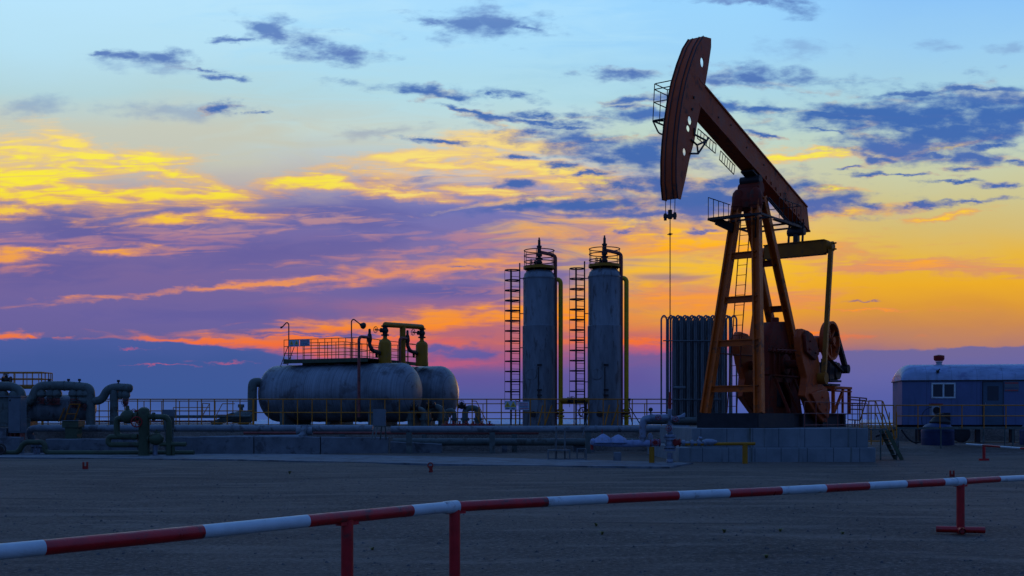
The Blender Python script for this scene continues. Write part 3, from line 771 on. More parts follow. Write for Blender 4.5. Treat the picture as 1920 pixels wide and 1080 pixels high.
# samson post
def leg(s0, n0, z0, s1, n1, z1, w, nm='leg'):
    bb = MB(); a, c = PJ(s0, n0, z0), PJ(s1, n1, z1)
    bb.ibeam(a, c, w, w * 1.05, up=N, t=w * .22)
    bb.build(nm, M['leg_orange'], pj)
LF = [((1.62, -1.08, 1.72), (.32, -.36, 9.9)), ((1.62, 1.08, 1.72), (.32, .36, 9.9))]
LR = [((-4.62, -.42, 1.72), (-.25, -.34, 9.9)), ((-4.62, .42, 1.72), (-.25, .34, 9.9))]
def LV(l, z):
    t = (z - l[0][2]) / (l[1][2] - l[0][2]); return tuple(l[0][i] + (l[1][i] - l[0][i]) * t for i in range(3))
for l in LF: leg(*l[0], *l[1], .30)
for l in LR: leg(*l[0], *l[1], .26)
for z in (2.62, 4.32, 5.95, 7.62):
    MB().ibeam(PJ(*LV(LF[0], z)), PJ(*LV(LF[1], z)), .2, .24).build('cross_brace', M['leg_orange'], pj)
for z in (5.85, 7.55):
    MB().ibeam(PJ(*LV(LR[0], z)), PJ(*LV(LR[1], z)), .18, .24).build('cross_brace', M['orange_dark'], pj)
# cap of the post and the centre bearing
b = MB()
b.prism([(.46, 9.45), (.5, 9.8), (.26, 10.2), (.1, 10.38), (-.1, 10.38), (-.24, 10.2), (-.42, 9.8), (-.4, 9.45)], lambda a, c, t: PJ(a, t, c), -.36, .36)
b.cyl(PJ(0.0, -.44, 10.2), PJ(0.0, .44, 10.2), .24, n=16)
b.beam(PJ(.5, 0, 9.72), PJ(-.5, 0, 9.72), .95, .08)
for n_ in (-.36, .36):
    b.lathe(PJ(.34, n_, 9.35), Z, [(.21, 0), (.24, .1), (.24, .5), (.2, .68), (.1, .8), (.01, .83)], 16); b.lathe(PJ(.34, n_, 9.5), Z, [(.27, 0), (.27, .06)], 16)
b.build('post_cap', M['orange_dark'], pj)
b = MB(); b.cyl(PJ(0, -.4, 10.52), PJ(0, .4, 10.52), .17, n=16); b.beam(PJ(.36, 0, 10.82), PJ(-.36, 0, 10.60), .5, .06); b.build('centre_bearing', M['steel'], pj)
# ladder in front
a0, a1 = Vector((1.30, -.16, 1.75)), Vector((.42, -.02, 9.0)); b = MB()
for o in (-.19, .19): b.cyl(PJ(a0.x, a0.y + o, a0.z), PJ(a1.x, a1.y + o, a1.z), .022, n=6)
for i in range(19):
    p = a0.lerp(a1, (i + .6) / 19.2); b.cyl(PJ(p.x, p.y - .19, p.z), PJ(p.x, p.y + .19, p.z), .012, n=6)
b.build('ladder', M['orange_dark'], pj)
# platform round the post
plat = MB(); zp = 8.96
for n in (-1.05, 1.05): plat.beam(PJ(1.45, n, zp), PJ(-2.3, n, zp), .05, .08)
for s in (1.42, .55, -1.2, -2.27): plat.beam(PJ(s, -1.05, zp), PJ(s, 1.05, zp), .05, .07)
plat.obox(PJ(1.1, -.2, zp + .06), U * .6, N * 1.7, Z * .02); plat.obox(PJ(-1.3, .86, zp + .06), U * 1.9, N * .36, Z * .02)
plat.beam(PJ(1.3, -.8, zp - .05), PJ(.5, -.4, zp - .32), .06, .3); plat.beam(PJ(1.3, .8, zp - .05), PJ(.5, .4, zp - .8), .05, .06)
plo = plat.build('platform', M['steel'], pj)
def rail2(pts, h, gap, parent):
    bb = MB(); P = [PJ(*p) for p in pts]
    for f in (1, .5): bb.pipe([p + Z * h * f for p in P], .016, .03, 6)
    bb.build('handrail', M['steel'], parent)
    for a, c in zip(P, P[1:]):
        n = max(1, round((c - a).length / gap))
        for i in range(n + 1):
            p = a.lerp(c, i / n); MB().cyl(p, p + Z * h, .014, n=5).build('rail_post', M['steel'], parent)
bb = MB(); P = [PJ(*p) + Z * .82 for p in ((1.43, -1.05, zp), (-.4, -1.05, zp))]; bb.cyl(P[0], P[1], .017, n=6); bb.build('handrail', M['steel'], plo)
for i in range(5):
    p = PJ(1.43 - i * .42, -1.05, zp); MB().cyl(p, p + Z * .82, .015, n=5).build('rail_post', M['steel'], plo)
bb = MB(); P = [PJ(*p) + Z * .82 for p in ((-.2, 1.05, zp), (-2.27, 1.05, zp), (-2.27, -.9, zp))]; bb.pipe(P, .016, .05, 6); bb.build('handrail', M['steel'], plo)
for i in range(6):
    p = PJ(-.2 - i * .41, 1.05, zp); MB().cyl(p, p + Z * .82, .014, n=5).build('rail_post', M['steel'], plo)
b = MB(); b.cyl(PJ(-.5, .5, 9.9), PJ(-1.6, .95, zp), .03, n=6); b.cyl(PJ(-.35, .45, 9.9), PJ(-1.3, .95, zp), .03, n=6)
for i in range(1, 6): t = i / 6; b.cyl(PJ(-.5 - 1.1 * t, .5 + .45 * t, 9.9 - .94 * t), PJ(-.35 - .95 * t, .45 + .5 * t, 9.9 - .94 * t), .018, n=5)
b.build('stay', M['steel'], plo)

# walking beam
SL = 0.315; TH = math.atan(SL)
def BM(s, n, v):
    """point on the beam: s along the ground line, v across the beam's depth"""
    return PJ(s, n, 11.28 + SL * s + v)
b = MB()
e0, e1 = -4.95, 4.7; H = .44
for n in (-.24, .24): b.prism([(e0 - .12, -H), (e1, -H), (e1, H), (e0 + .16, H)], lambda a, c, t: BM(a, t, c), n - .012, n + .012)
for v, t in ((H, .03), (-H, .03)): b.prism([(e0 - (.12 if v < 0 else -.16), v - t), (e1, v - t), (e1, v + t), (e0 - (.12 if v < 0 else -.16), v + t)], lambda a, c, q: BM(a, q, c), -.29, .29)
b.prism([(e0 - .12, -H), (e0 + .16, H), (e0 + .14, H), (e0 - .14, -H)], lambda a, c, q: BM(a, q, c), -.25, .25)
b.build('walking_beam', M['orange'], pj)
for s in [-4.4 + .45 * i for i in range(9)]:
    b = MB(); b.prism([(s, -H + .03), (s + .02, -H + .03), (s + .02, -H + .2), (s, -H + .2)], lambda a, c, q: BM(a, q, c), .253, .285); b.build('stiffener', M['orange_dark'], pj)
for s, v in ((-.6, .1), (.9, .0), (2.2, .15), (-2.6, -.05), (3.2, -.1)): MB().cyl(BM(s, .25, v), BM(s, .275, v), .035, n=8).build('bolt', M['steel'], pj)

# horse head
fr = [(1321, 67), (1309, 84), (1298, 112), (1288, 145), (1279, 185), (1272, 225), (1266, 265), (1263, 300), (1263, 340), (1265, 373)]
fr = [(x + 0, y) for x, y in fr]
hn = .27
FRT = [SZ(x + 12 - 0, y, hn) for x, y in [(1306, 68), (1295, 86), (1284, 116), (1274, 150), (1266, 190), (1261, 225), (1257, 265), (1255, 300), (1255, 340), (1258, 372)]]
BCK = [SZ(x, y, hn) for x, y in [(1333, 72), (1333, 88), (1327, 130), (1319, 175), (1308, 225), (1302, 262), (1292, 300), (1285, 335), (1276, 374)]]
outl = FRT + BCK[::-1]
HO = [SZ(1316, 117, hn) + (.13, .17), SZ(1293, 226, hn) + (.14, .15), SZ(1290, 241, hn) + (.13, .11), SZ(1283, 285, hn) + (.12, .13)]
def holes(dx): return [[(s, z) for s, z in circle(h_[0] + dx, h_[1], h_[2], h_[3], 12)] for h_ in HO]
b = MB()
plate_mesh(outl, holes(0), lambda a, c, t: PJ(a, t, c), hn - .02, hn + .012, b)
b.build('side_plate', M['orange'], pj)
b = MB()
def hshift(x, y):
    """a hole in the far plate lines up with the near one along the line from the yard"""
    s1, z1 = SZ(x, y, hn); s2, z2 = SZ(x, y, -hn); return s2, z2
FO = [hshift(1316, 117), hshift(1294, 225), hshift(1291, 243), hshift(1284, 288)]
ins = []
for (s, z), h_ in zip(FO, HO): ins.append(circle(min(s, 20), z, h_[2] * .9, h_[3] * .9, 12))
plate_mesh(outl, holes(0), lambda a, c, t: PJ(a, t, c), -hn - .012, -hn + .02, b)
b.build('side_plate', M['orange'], pj)
b = MB(); n_ = len(FRT)
vs = []
for (s, z) in FRT: vs += [PJ(s, -hn - .03, z), PJ(s, hn + .03, z), PJ(s - .05, hn + .03, z), PJ(s - .05, -hn - .03, z)]
fs = []
for i in range(n_ - 1):
    for k in range(4): fs.append((i * 4 + k, i * 4 + (k + 1) % 4, (i + 1) * 4 + (k + 1) % 4, (i + 1) * 4 + k))
fs += [(0, 1, 2, 3), tuple(reversed([(n_ - 1) * 4 + k for k in range(4)]))]
b.add(vs, fs); b.build('front_plate', M['orange'], pj)
b = MB()
for nn in (-.13, .13): b.pipe([PJ(s + .015, nn, z) for s, z in FRT], .02, .05, 6)
for nn in (-hn - .02, hn + .02): b.pipe([PJ(s + .015, nn, z) for s, z in FRT], .022, .05, 6)
b.build('wireline_track', M['black'], pj)
b = MB()
s0, z0 = BCK[0]; s1, z1 = FRT[0]
b.cyl(PJ((s0 + s1) / 2, -hn, z0 - .15), PJ((s0 + s1) / 2, hn, z0 - .15), .12, n=10); b.build('head_pin', M['steel'], pj); b = MB()
b.pipe([PJ(s1 - .05, .1, z1), PJ((s0 + s1) / 2, .1, z1 + .1), PJ(s0, .1, z0)], .02, .1, 6)
b.build('lifting_loop', M['steel'], pj)
for (sx, zx) in (SZ(1297, 205, hn), SZ(1300, 183, hn)): MB().cyl(PJ(sx, -hn - .06, zx), PJ(sx, hn + .05, zx), .05, n=8).build('head_pin', M['steel'], pj)
# bridle, carrier bar and polished rod
zb = FRT[-1][1]; sb = FRT[-1][0]
b = MB()
ZC = zat(406, 38.1)
for nn in (-.13, .13): b.cyl(PJ(6.22, nn * 1.35, zb + .3), PJ(6.25, nn * 1.35, ZC), .014, n=6)
b.cyl(PJ(6.2, 0, zb + .2), PJ(6.25, 0, ZC), .014, n=6)
b.build('bridle_cable', M['black'], pj)
b = MB(); b.beam(PJ(6.25, -.22, ZC), PJ(6.25, .22, ZC), .12, .11); b.cyl(PJ(6.25, 0, ZC - .1), PJ(6.25, 0, ZC + .2), .07, n=10)
for nn in (-.18, .18): b.cyl(PJ(6.25, nn, ZC - .13), PJ(6.25, nn, ZC + .1), .05, n=8)
b.build('carrier_bar', M['steel'], pj)
ZK = zat(440, 38.1)
b = MB(); b.cyl(PJ(6.25, 0, ZC), PJ(6.25, 0, 2.0), .017, n=8); b.cyl(PJ(6.25, 0, ZK - .03), PJ(6.25, 0, ZK + .03), .05, n=10); b.cyl(PJ(6.25, -.1, ZK), PJ(6.25, .1, ZK), .015, n=6)
b.build('polished_rod', M['steel'], pj)
# service cage on the far side of the head
b = MB(); cg = [(4.75, -.32), (5.65, -.32), (5.65, -1.0), (4.75, -1.0)]
zl, zh = 11.75, 13.05
for s, n in cg[1:]:
    b.cyl(PJ(s, n, zl), PJ(s - .12, n, zh), .018, n=6)
b.cyl(PJ(5.2, -1.0, zl), PJ(5.1, -1.0, zh - .2), .016, n=6)
for zz, o in ((zl, 0), (zl + .65, -.06), (zh - .2, -.10), (zh, -.12)):
    b.pipe([PJ(4.75 + o, -.3, zz), PJ(4.75 + o, -1.0, zz), PJ(5.65 + o, -1.0, zz), PJ(5.65 + o, -.3, zz)], .018 if zz > zl else .03, .06, 6)
b.pipe([PJ(5.65, -1.0, zl), PJ(5.6, -.8, zl - .45), PJ(5.6, -.3, zl - .65)], .03, .1, 6); b.cyl(PJ(5.62, -.95, zl), PJ(5.6, -.3, zl - .1), .03, n=6); b.cyl(PJ(5.6, -.6, zl - .3), PJ(5.6, -.3, zl - .3), .09, n=8)
b.build('service_cage', M['steel'], pj)
# small ladders under the beam and the frame below the head
def lad(p0, p1, n):
    b = MB(); a = [SZ(*p0, n), SZ(*p1, n)]
    q0, q1 = Vector((*a[0],)), Vector((*a[1],)); dd = (q1 - q0).normalized(); pr = Vector((-dd.y, dd.x)) * .17
    for o in (-1, 1): b.cyl(PJ(q0.x + pr.x * o, n, q0.y + pr.y * o), PJ(q1.x + pr.x * o, n, q1.y + pr.y * o), .018, n=6)
    k = 6
    for i in range(k + 1):
        p = q0.lerp(q1, i / k); b.cyl(PJ(p.x - pr.x, n, p.y - pr.y), PJ(p.x + pr.x, n, p.y + pr.y), .014, n=6)
    b.build('beam_ladder', M['steel'], pj)
lad((1308, 250), (1342, 279), .25); lad((1350, 291), (1377, 319), .25)
b = MB(); n = .3
def seg(p, q, r=.03): b.cyl(PJ(SZ(*p, n)[0], n, SZ(*p, n)[1]), PJ(SZ(*q, n)[0], n, SZ(*q, n)[1]), r, n=6)
for p, q in (((1294, 288), (1309, 288)), ((1309, 288), (1307, 272)), ((1307, 272), (1325, 264)), ((1325, 264), (1302, 252)), ((1307, 272), (1296, 262)), ((1309, 288), (1325, 264)), ((1325, 264), (1329, 258)), ((1302, 240), (1302, 254))): seg(p, q, .035)
b.build('service_frame', M['steel'], pj)

# tail bearing, equalizer, pitmans
b = MB(); b.cyl(PJ(-4.3, -.36, 9.13), PJ(-4.3, .36, 9.13), .15, n=14); b.beam(PJ(-4.0, 0, 9.5), PJ(-4.6, 0, 9.33), .5, .08); b.beam(PJ(-4.3, -.1, 8.9), PJ(-4.3, .1, 8.9), .22, .4)
for n_ in (-.3, .3): b.cyl(PJ(-4.2, n_, 8.7), PJ(-4.3, n_, 9.5), .05, n=6)
b.build('tail_bearing', M['steel'], pj)
b = MB(); b.beam(PJ(-4.3, -1.34, 8.42), PJ(-4.3, 1.34, 8.42), .34, .50)
b.beam(PJ(-4.3, -1.36, 8.69), PJ(-4.3, 1.25, 8.69), .42, .04); b.beam(PJ(-4.3, -1.36, 8.15), PJ(-4.3, 1.2, 8.15), .42, .04)
for i in range(5): b.cyl(PJ(-4.12, .1 + i * .16 - .4, 8.13), PJ(-4.12, .1 + i * .16 - .4, 8.07), .03, n=6)
b.build('equalizer', M['pump_yellow'], pj)
SP = (-3.12, 3.1)
for sgn in (-1, 1):
    b = MB(); b.cyl(PJ(-4.3, sgn * 1.34, 8.42), PJ(-4.3, sgn * 1.56, 8.42), .2, n=14)
    b.beam(PJ(-4.3, sgn * 1.46, 8.42), PJ(SP[0], sgn * 1.62, SP[1]), .16, .24)
    b.cyl(PJ(SP[0], sgn * 1.35, SP[1]), PJ(SP[0], sgn * 1.74, SP[1]), .23, n=16)
    for q in (.12, -.12): b.cyl(PJ(-4.3, sgn * 1.5, 8.42 + q), PJ(-4.3, sgn * 1.68, 8.42 + q), .035, n=6)
    b.build('pitman', M['pump_yellow'] if sgn > 0 else M['leg_orange'], pj)
# cranks with counterweights
CR = [(1497, 631), (1501, 616), (1515, 621), (1526, 640), (1533, 676), (1537, 711), (1540, 722), (1548, 728), (1552, 765), (1548, 792), (1540, 791), (1525, 773), (1505, 742), (1510, 708), (1502, 678), (1498, 650)]
CR = [SZ(x, y, 1.35) for x, y in CR]
for sgn in (-1, 1):
    b = MB(); t0, t1 = (1.14, 1.42) if sgn > 0 else (-1.42, -1.14)
    b.prism(CR, lambda a, c, t: PJ(a, t, c), t0, t1)
    cr = b.build('crank', M['orange'], pj, bevel=.03)
    b = MB(); c0 = Vector((sum(p[0] for p in CR[:5]) / 5, sum(p[1] for p in CR[:5]) / 5))
    W = [SZ(x, y, 1.35) for x, y in ((1503, 660), (1500, 628), (1505, 620), (1514, 626), (1523, 643), (1527, 664), (1520, 676))]
    b.prism(W, lambda a, c, t: PJ(a, t, c), sgn * 1.42, sgn * 1.56)
    for x, y in ((1509, 640), (1519, 662), (1508, 655)): s_, z_ = SZ(x, y, 1.35); b.cyl(PJ(s_, sgn * 1.42, z_), PJ(s_, sgn * 1.62, z_), .05, n=8)
    b.build('counterweight', M['orange_dark'], pj, bevel=.02)
    b = MB(); W = [SZ(x, y, 1.35) for x, y in ((1513, 738), (1538, 730), (1546, 735), (1549, 764), (1545, 784), (1528, 770))]
    b.prism(W, lambda a, c, t: PJ(a, t, c), sgn * 1.42, sgn * 1.54)
    for x, y in ((1533, 745), (1540, 768), (1527, 757)): s_, z_ = SZ(x, y, 1.35); b.cyl(PJ(s_, sgn * 1.42, z_), PJ(s_, sgn * 1.6, z_), .05, n=8)
    b.build('counterweight', M['orange'], pj, bevel=.02)
# gearbox and its pedestal
b = MB(); b.prism([(-1.15, 3.2), (-1.15, 4.75), (-1.6, 5.28), (-2.9, 5.38), (-3.6, 5.0), (-4.3, 4.75), (-4.3, 4.0), (-3.7, 3.2)], lambda a, c, t: PJ(a, t, c), -.28, .26)
b.cyl(PJ(-2.4, -1.4, 3.65), PJ(-2.4, 1.4, 3.65), .17, n=16)
for n_ in (-.34, .32): b.cyl(PJ(-2.4, n_ - .1, 3.65), PJ(-2.4, n_ + .1, 3.65), .42, n=20); b.cyl(PJ(-3.7, n_ - .08, 4.35), PJ(-3.7, n_ + .08, 4.35), .28, n=18)
for s_ in (-1.4, -1.9, -3.0, -3.45): b.obox(PJ(s_, 0, 3.62), U * .05, N * .70, Z * .9)
for i in range(9): b.cyl(PJ(-1.2 - i * .37, .36, 4.05), PJ(-1.2 - i * .37, .36, 4.3), .035, n=6)
for n_ in (-.3, .28): b.prism([(-1.05, 4.1), (-4.4, 4.1), (-4.4, 4.22), (-1.05, 4.22)], lambda a, c, t: PJ(a, t, c), n_ - .08, n_ + .08)
b.cyl(PJ(-2.2, 0, 5.2), PJ(-2.2, 0, 5.5), .16, n=12)
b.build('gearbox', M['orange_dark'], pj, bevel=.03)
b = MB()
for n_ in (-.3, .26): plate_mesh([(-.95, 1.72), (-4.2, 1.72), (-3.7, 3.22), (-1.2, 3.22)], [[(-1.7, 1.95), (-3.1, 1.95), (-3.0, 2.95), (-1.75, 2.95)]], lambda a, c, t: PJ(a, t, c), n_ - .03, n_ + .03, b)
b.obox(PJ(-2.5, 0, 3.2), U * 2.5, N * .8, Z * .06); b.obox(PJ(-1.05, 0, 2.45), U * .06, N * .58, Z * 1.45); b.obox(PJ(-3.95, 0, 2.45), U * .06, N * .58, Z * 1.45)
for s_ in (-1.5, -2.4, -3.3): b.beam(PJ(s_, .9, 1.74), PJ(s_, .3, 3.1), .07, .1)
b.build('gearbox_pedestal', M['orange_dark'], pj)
b = MB(); b.prism([(-1.8, 2.0), (-3.0, 2.0), (-2.95, 2.9), (-1.8, 2.9)], lambda a, c, t: PJ(a, t, c), .0, .02); b.build('opening_dark_sheet', M['black'], pj)  # black sheet added inside the pedestal so that its opening looks dark
# brake wheel / belt sheave, belt guard and motor
b = MB(); wc = (-5.35, 4.72); wr = .80
b.lathe(PJ(wc[0], 1.0, wc[1]), N, [(wr - .1, -.14), (wr, -.14), (wr, .14), (wr - .1, .14), (wr - .1, -.14)], 36)
for i in range(6):
    an = i * math.pi / 3 + .3; b.beam(PJ(wc[0], 1.0, wc[1]), PJ(wc[0] + math.cos(an) * (wr - .05), 1.0, wc[1] + math.sin(an) * (wr - .05)), .09, .07, N)
b.cyl(PJ(wc[0], .7, wc[1]), PJ(wc[0], 1.2, wc[1]), .15, n=14)
b.cyl(PJ(-4.3, .5, 4.6), PJ(wc[0], .75, wc[1]), .3, .2, n=12)
b.obox(PJ(-4.75, .45, 4.5), U * 1.0, N * .5, Z * .5)
b.build('belt_wheel', M['orange'], pj)
b = MB(); m0 = SZ(1585, 692, 1.0)
b.beam(PJ(wc[0] - .62, 1.0, wc[1] + .42), PJ(m0[0], 1.0, m0[1] + .05), .2, .16); b.beam(PJ(wc[0] - .1, 1.0, wc[1] - wr), PJ(m0[0] + .4, 1.0, m0[1] - .1), .16, .05)
b.cyl(PJ(m0[0], .85, m0[1]), PJ(m0[0], 1.15, m0[1]), .19, n=14)
b.build('drive_belt', M['black'], pj)
b = MB(); b.cyl(PJ(m0[0] + .1, -.3, m0[1] - .08), PJ(m0[0] + .1, .75, m0[1] - .08), .36, n=18)
for i in range(9): b.cyl(PJ(m0[0] + .1, -.2 + i * .1, m0[1] - .08), PJ(m0[0] + .1, -.17 + i * .1, m0[1] - .08), .41, n=18)
b.cyl(PJ(m0[0] + .1, .7, m0[1] - .08), PJ(m0[0], .9, m0[1]), .07, n=8); b.obox(PJ(m0[0] + .1, .2, m0[1] + .36), U * .3, N * .35, Z * .2)
b.obox(PJ(m0[0] + .3, .2, m0[1] - .5), U * 1.3, N * 1.0, Z * .08); b.obox(PJ(m0[0] + .4, .2, m0[1] - .66), U * 1.5, N * .9, Z * .08)
for q in (-.3, .5): b.obox(PJ(m0[0] + .3 + q, .2, m0[1] - .8), U * .08, N * .8, Z * .26)
b.obox(PJ(m0[0] + .85, .5, m0[1] - .1), U * .5, N * .5, Z * .7)
b.build('motor', M['steel'], pj)
b = MB()
b.obox(PJ(-6.1, .35, 2.80), U * 1.95, N * 1.9, Z * .1)
for s_ in (-5.2, -7.0):
    for n_ in (-.5, 1.2): b.beam(PJ(s_, n_, 1.72), PJ(s_, n_, 2.78), .12, .12, N)
b.beam(PJ(-5.2, 1.24, 1.78), PJ(-6.2, 1.24, 2.72), .08, .1, N); b.beam(PJ(-6.2, 1.22, 1.75), PJ(-6.2, 1.22, 2.75), .08, .08, N)
b.beam(PJ(-5.1, 1.22, 2.66), PJ(-7.05, 1.22, 2.66), .06, .16, N)
b.build('motor_stand', M['orange'], pj)
b = MB(); wheel(b, PJ(-6.0, .2, 2.1), N, .38, .04, 6); b.cyl(PJ(-6.0, -.2, 2.1), PJ(-6.0, .2, 2.1), .12, n=10); b.obox(PJ(-6.6, -.2, 2.1), U * .5, N * .4, Z * .7); b.build('brake_drum', M['silver'], pj)
# brake rod and thin guard rails by the skid
b = MB()
for p in ([(.9, 1.45, 1.2), (.9, 1.45, 2.4)],): pass
b.cyl(PJ(1.2, -1.15, 4.0), PJ(-2.6, -1.15, 4.05), .03, n=6)
b.cyl(PJ(.6, 1.3, 4.05), PJ(-1.2, 1.3, 4.1), .03, n=6)
b.build('brake_rod', M['orange_dark'], pj)
b = MB()
gr = [(-.9, 1.75, 1.2), (-7.6, 1.75, 1.2), (-7.9, 1.0, 1.2), (-7.9, -1.4, 1.2)]
for zz in (1.28, 1.72, 2.16): b.pipe([PJ(s_, n_, 0) + Z * zz for s_, n_, _ in gr], .017, .05, 6)
for i in range(7): s_ = -.9 - i * 1.12; b.cyl(PJ(s_, 1.75, 1.18), PJ(s_, 1.75, 2.16), .017, n=6)
for n_ in (1.0, 0.2, -.6, -1.4): b.cyl(PJ(-7.9, n_, 1.18), PJ(-7.9, n_, 2.16), .017, n=6)
b.build('guard_rail', M['rust_red'], pj)
# thin tilted rack rail sticking out at the right end
b = MB()
for (p, q) in (((1590, 744), (1625, 747)), ((1590, 749), (1622, 751)), ((1590, 767), (1617, 768)), ((1590, 787), (1613, 788)), ((1625, 747), (1613, 788)), ((1612, 745), (1612, 768)), ((1603, 787), (1603, 801)), ((1590, 760), (1618, 760))):
    b.cyl(at(*p, 46.9), at(*q, 46.9), .028, n=6)
b.build('end_rail', M['rust_red'], pj)

# ================================================================ wellhead in front of the pumpjack
WX, WY = 5.27, 38.0
wh = thing('wellhead', (WX, WY, 0), 'silver flanged wellhead with red valves under the polished rod', 'wellhead')
X = Vector((1, 0, 0)); Yv = Vector((0, 1, 0))
def W(px, py, dy=0.0): return Vector((xat(px, WY + dy), WY + dy, zat(py, WY + dy)))
cz = lambda py: zat(py, WY)
b = MB(); b.cyl((WX, WY, -.1), (WX, WY, cz(849)), .10, n=18); b.lathe((WX, WY, cz(866)), Z, [(.12, 0), (.12, .06), (.1, .09)], 18); b.build('casing_pipe', M['silver'], wh)
b = MB()
for py, R in ((844, .20), (838, .2), (823, .2), (817, .21)): b.cyl((WX, WY, cz(py) - .03), (WX, WY, cz(py) + .03), R, n=22)
b.lathe((WX, WY, 0), Z, [(.09, cz(844)), (.15, cz(838)), (.16, cz(832)), (.13, cz(826)), (.17, cz(817)), (.1, cz(814)), (.065, cz(812)), (.06, cz(780)), (.075, cz(778)), (.075, cz(768)), (.04, cz(766))], 20)
for i in range(12):
    an = i * math.pi / 6
    for py in (841, 820): b.cyl((WX + .17 * math.cos(an), WY + .17 * math.sin(an), cz(py) - .09), (WX + .17 * math.cos(an), WY + .17 * math.sin(an), cz(py) + .09), .014, n=5)
b.build('tubing_head', M['silver'], wh)
b = MB(); b.cyl((WX, WY, cz(768)), (WX, WY, cz(747)), .055, n=14); b.cyl((WX, WY, cz(757) - .02), (WX, WY, cz(757) + .02), .09, n=12); b.cyl((WX, WY, cz(748)), (WX, WY, cz(735)), .03, n=10); b.build('stuffing_box', M['red_valve'], wh)
# arm valves
for px, py, sd in ((1233, 784, -1), (1265, 787, 1)):
    v = valve(wh, W(px, py), X, (0, -1, .15), .085, M['silver'], M['red_valve'], 2.2)
for px, py in ((1228, 830), (1266, 830)): valve(wh, W(px, py), X, (0, -1, .1), .10, M['red_valve'], M['red_valve'], 2.0)
valve(wh, Vector((WX, WY, cz(803))), Z, (-.35, -1, 0), .09, M['silver'], M['red_valve'], 2.2)
b = MB(); b.pipe([W(1254, 783), W(1222, 783), W(1207, 786), W(1205, 795), W(1205, 831)], .115, .35, 14); flange(b, W(1221, 783), X, .14, .03); flange(b, W(1243, 784), X, .12, .03); flange(b, W(1205, 820), Z, .14, .02)
b.cyl(W(1254, 785), W(1284, 781), .06, n=10); b.cyl(W(1272, 784), W(1285, 776), .05, n=8); b.build('flow_arm', M['silver'], wh)
b = MB(); b.cyl(W(1220, 784), W(1220, 771), .022, n=6); b.cyl(W(1220, 768) - Yv * .04, W(1220, 768) + Yv * .04, .07, n=14); b.build('pressure_gauge', M['steel'], wh)
b = MB(); b.pipe([W(1238, 830), W(1205, 831), W(1160, 832), W(1112, 829)], .12, .3, 14)
for i, px in enumerate((1113, 1128, 1146, 1166, 1186, 1203)): b.torus(W(px, 831 if px > 1120 else 829), X + Vector((0, 0, .1 * (-1) ** i)), .12, .018, 14, 6)
for px, h in ((1131, .19), (1159, .17)): b.lathe(W(px, 827), Z, [(.34, -.05), (.26, h * .5), (.12, h), (.04, h * 1.25), (.01, h * 1.3)], 10)
b.lathe(W(1112, 829), -X, [(.12, 0), (.10, .07), (.03, .1)], 12)
b.build('wrapped_pipe', M['wrap'], wh)
b = MB(); b.cyl(W(1110, 831), W(1110, 843), .05, n=8); b.cyl(W(1129, 826), W(1129, 804), .012, n=5); b.build('drain_cap', M['red_valve'], wh)
b = MB(); b.cyl(W(1266, 830), W(1342, 832), .05, n=12)
for px in (1281, 1297, 1310, 1322, 1334): b.cyl(W(px, 830.5) - X * .05, W(px, 830.5) + X * .05, .10, n=12)
b.lathe(W(1330, 829), X, [(.05, -.25), (.11, -.1), (.11, .1), (.05, .25)], 12); b.cyl(W(1307, 830), W(1313, 821), .035, n=6); b.cyl(W(1310, 821), W(1316, 822), .05, n=8)
b.build('flow_line', M['silver'], wh)
b = MB(); b.lathe(W(1219, 823), Z, [(.09, -.1), (.09, .12), (.04, .2)], 12); b.build('vent_cap', M['silver'], wh)
b = MB(); b.cyl(W(1282, 833), W(1416, 832), .055, n=12); b.build('yellow_pipe', M['yellow'], wh)
for px, py, p2, g0 in ((1222, 838, 861, 0), (1397, 833, 865, 0)):
    p = W(px, py); MB().cyl(p, (p.x, p.y, 0), .09, n=12).build('pipe_support', M['yellow'], wh)

# step platform beside the wellhead
def FR(px, py, Y): return at(px, py, Y)
YS = gY(863)
b = MB(); zt = zat(822, YS); zl = zat(842, YS)
xs_ = [xat(p, YS) for p in (1027, 1043, 1059, 1067, 1082, 1099)]
st = thing('step_frame', (xs_[2], YS, 0), 'two level dark steel step frame standing left of the wellhead', 'steps')
b.box(xs_[0] + .1, xs_[4], YS, YS + .6, zt - .04, zt); b.build('step_plate', M['silo'], st)
b = MB(); b.box(xs_[0], xs_[3], YS - .45, YS, zl - .05, zl); b.build('step_plate', M['silo'], st)
for x_, z_, dy_ in ((xs_[1], zat(800, YS), 0), (xs_[2], zat(803, YS), 0), (xs_[1], zt, .58), (xs_[4], zl, 0), (xs_[5], zl, 0), (xs_[0], zl, -.43), (xs_[3], zl, -.43), (xs_[5], zl, .55)):
    MB().cyl((x_, YS + dy_, 0), (x_, YS + dy_, z_), .03, n=6).build('leg', M['silo'], st)
b = MB()
b.pipe([(xs_[0], YS - .43, .03), (xs_[5], YS - .2, .03), (xs_[5], YS + .55, .03), (xs_[0], YS + .55, .03), (xs_[0], YS - .43, .03)], .025, .02, 6); b.cyl((xs_[4], YS, zl), (xs_[5], YS + .1, zl), .025, n=6); b.cyl((xs_[4] + .2, YS, zt + .1), (xs_[5] + .1, YS + .2, zt + .9), .02, n=6)
b.build('base_frame', M['silo'], st)
def block(x0, x1, y0, y1, d, name, lab, cat, m=None, z0=0.0):
    Y = gY(y1); b = MB(); b.box(xat(x0, Y), xat(x1, Y), Y, Y + d, z0 - .02, zat(y0, Y)); o = b.build(name, m or M['concrete'], bevel=.02); tag(o, lab, cat); return o
block(1151, 1165, 848, 866, .3, 'concrete_block', 'small upright concrete block on the strip between step frame and wellhead', 'block')
block(1075, 1097, 834, 848, .5, 'concrete_block', 'low concrete block behind the step frame', 'block')

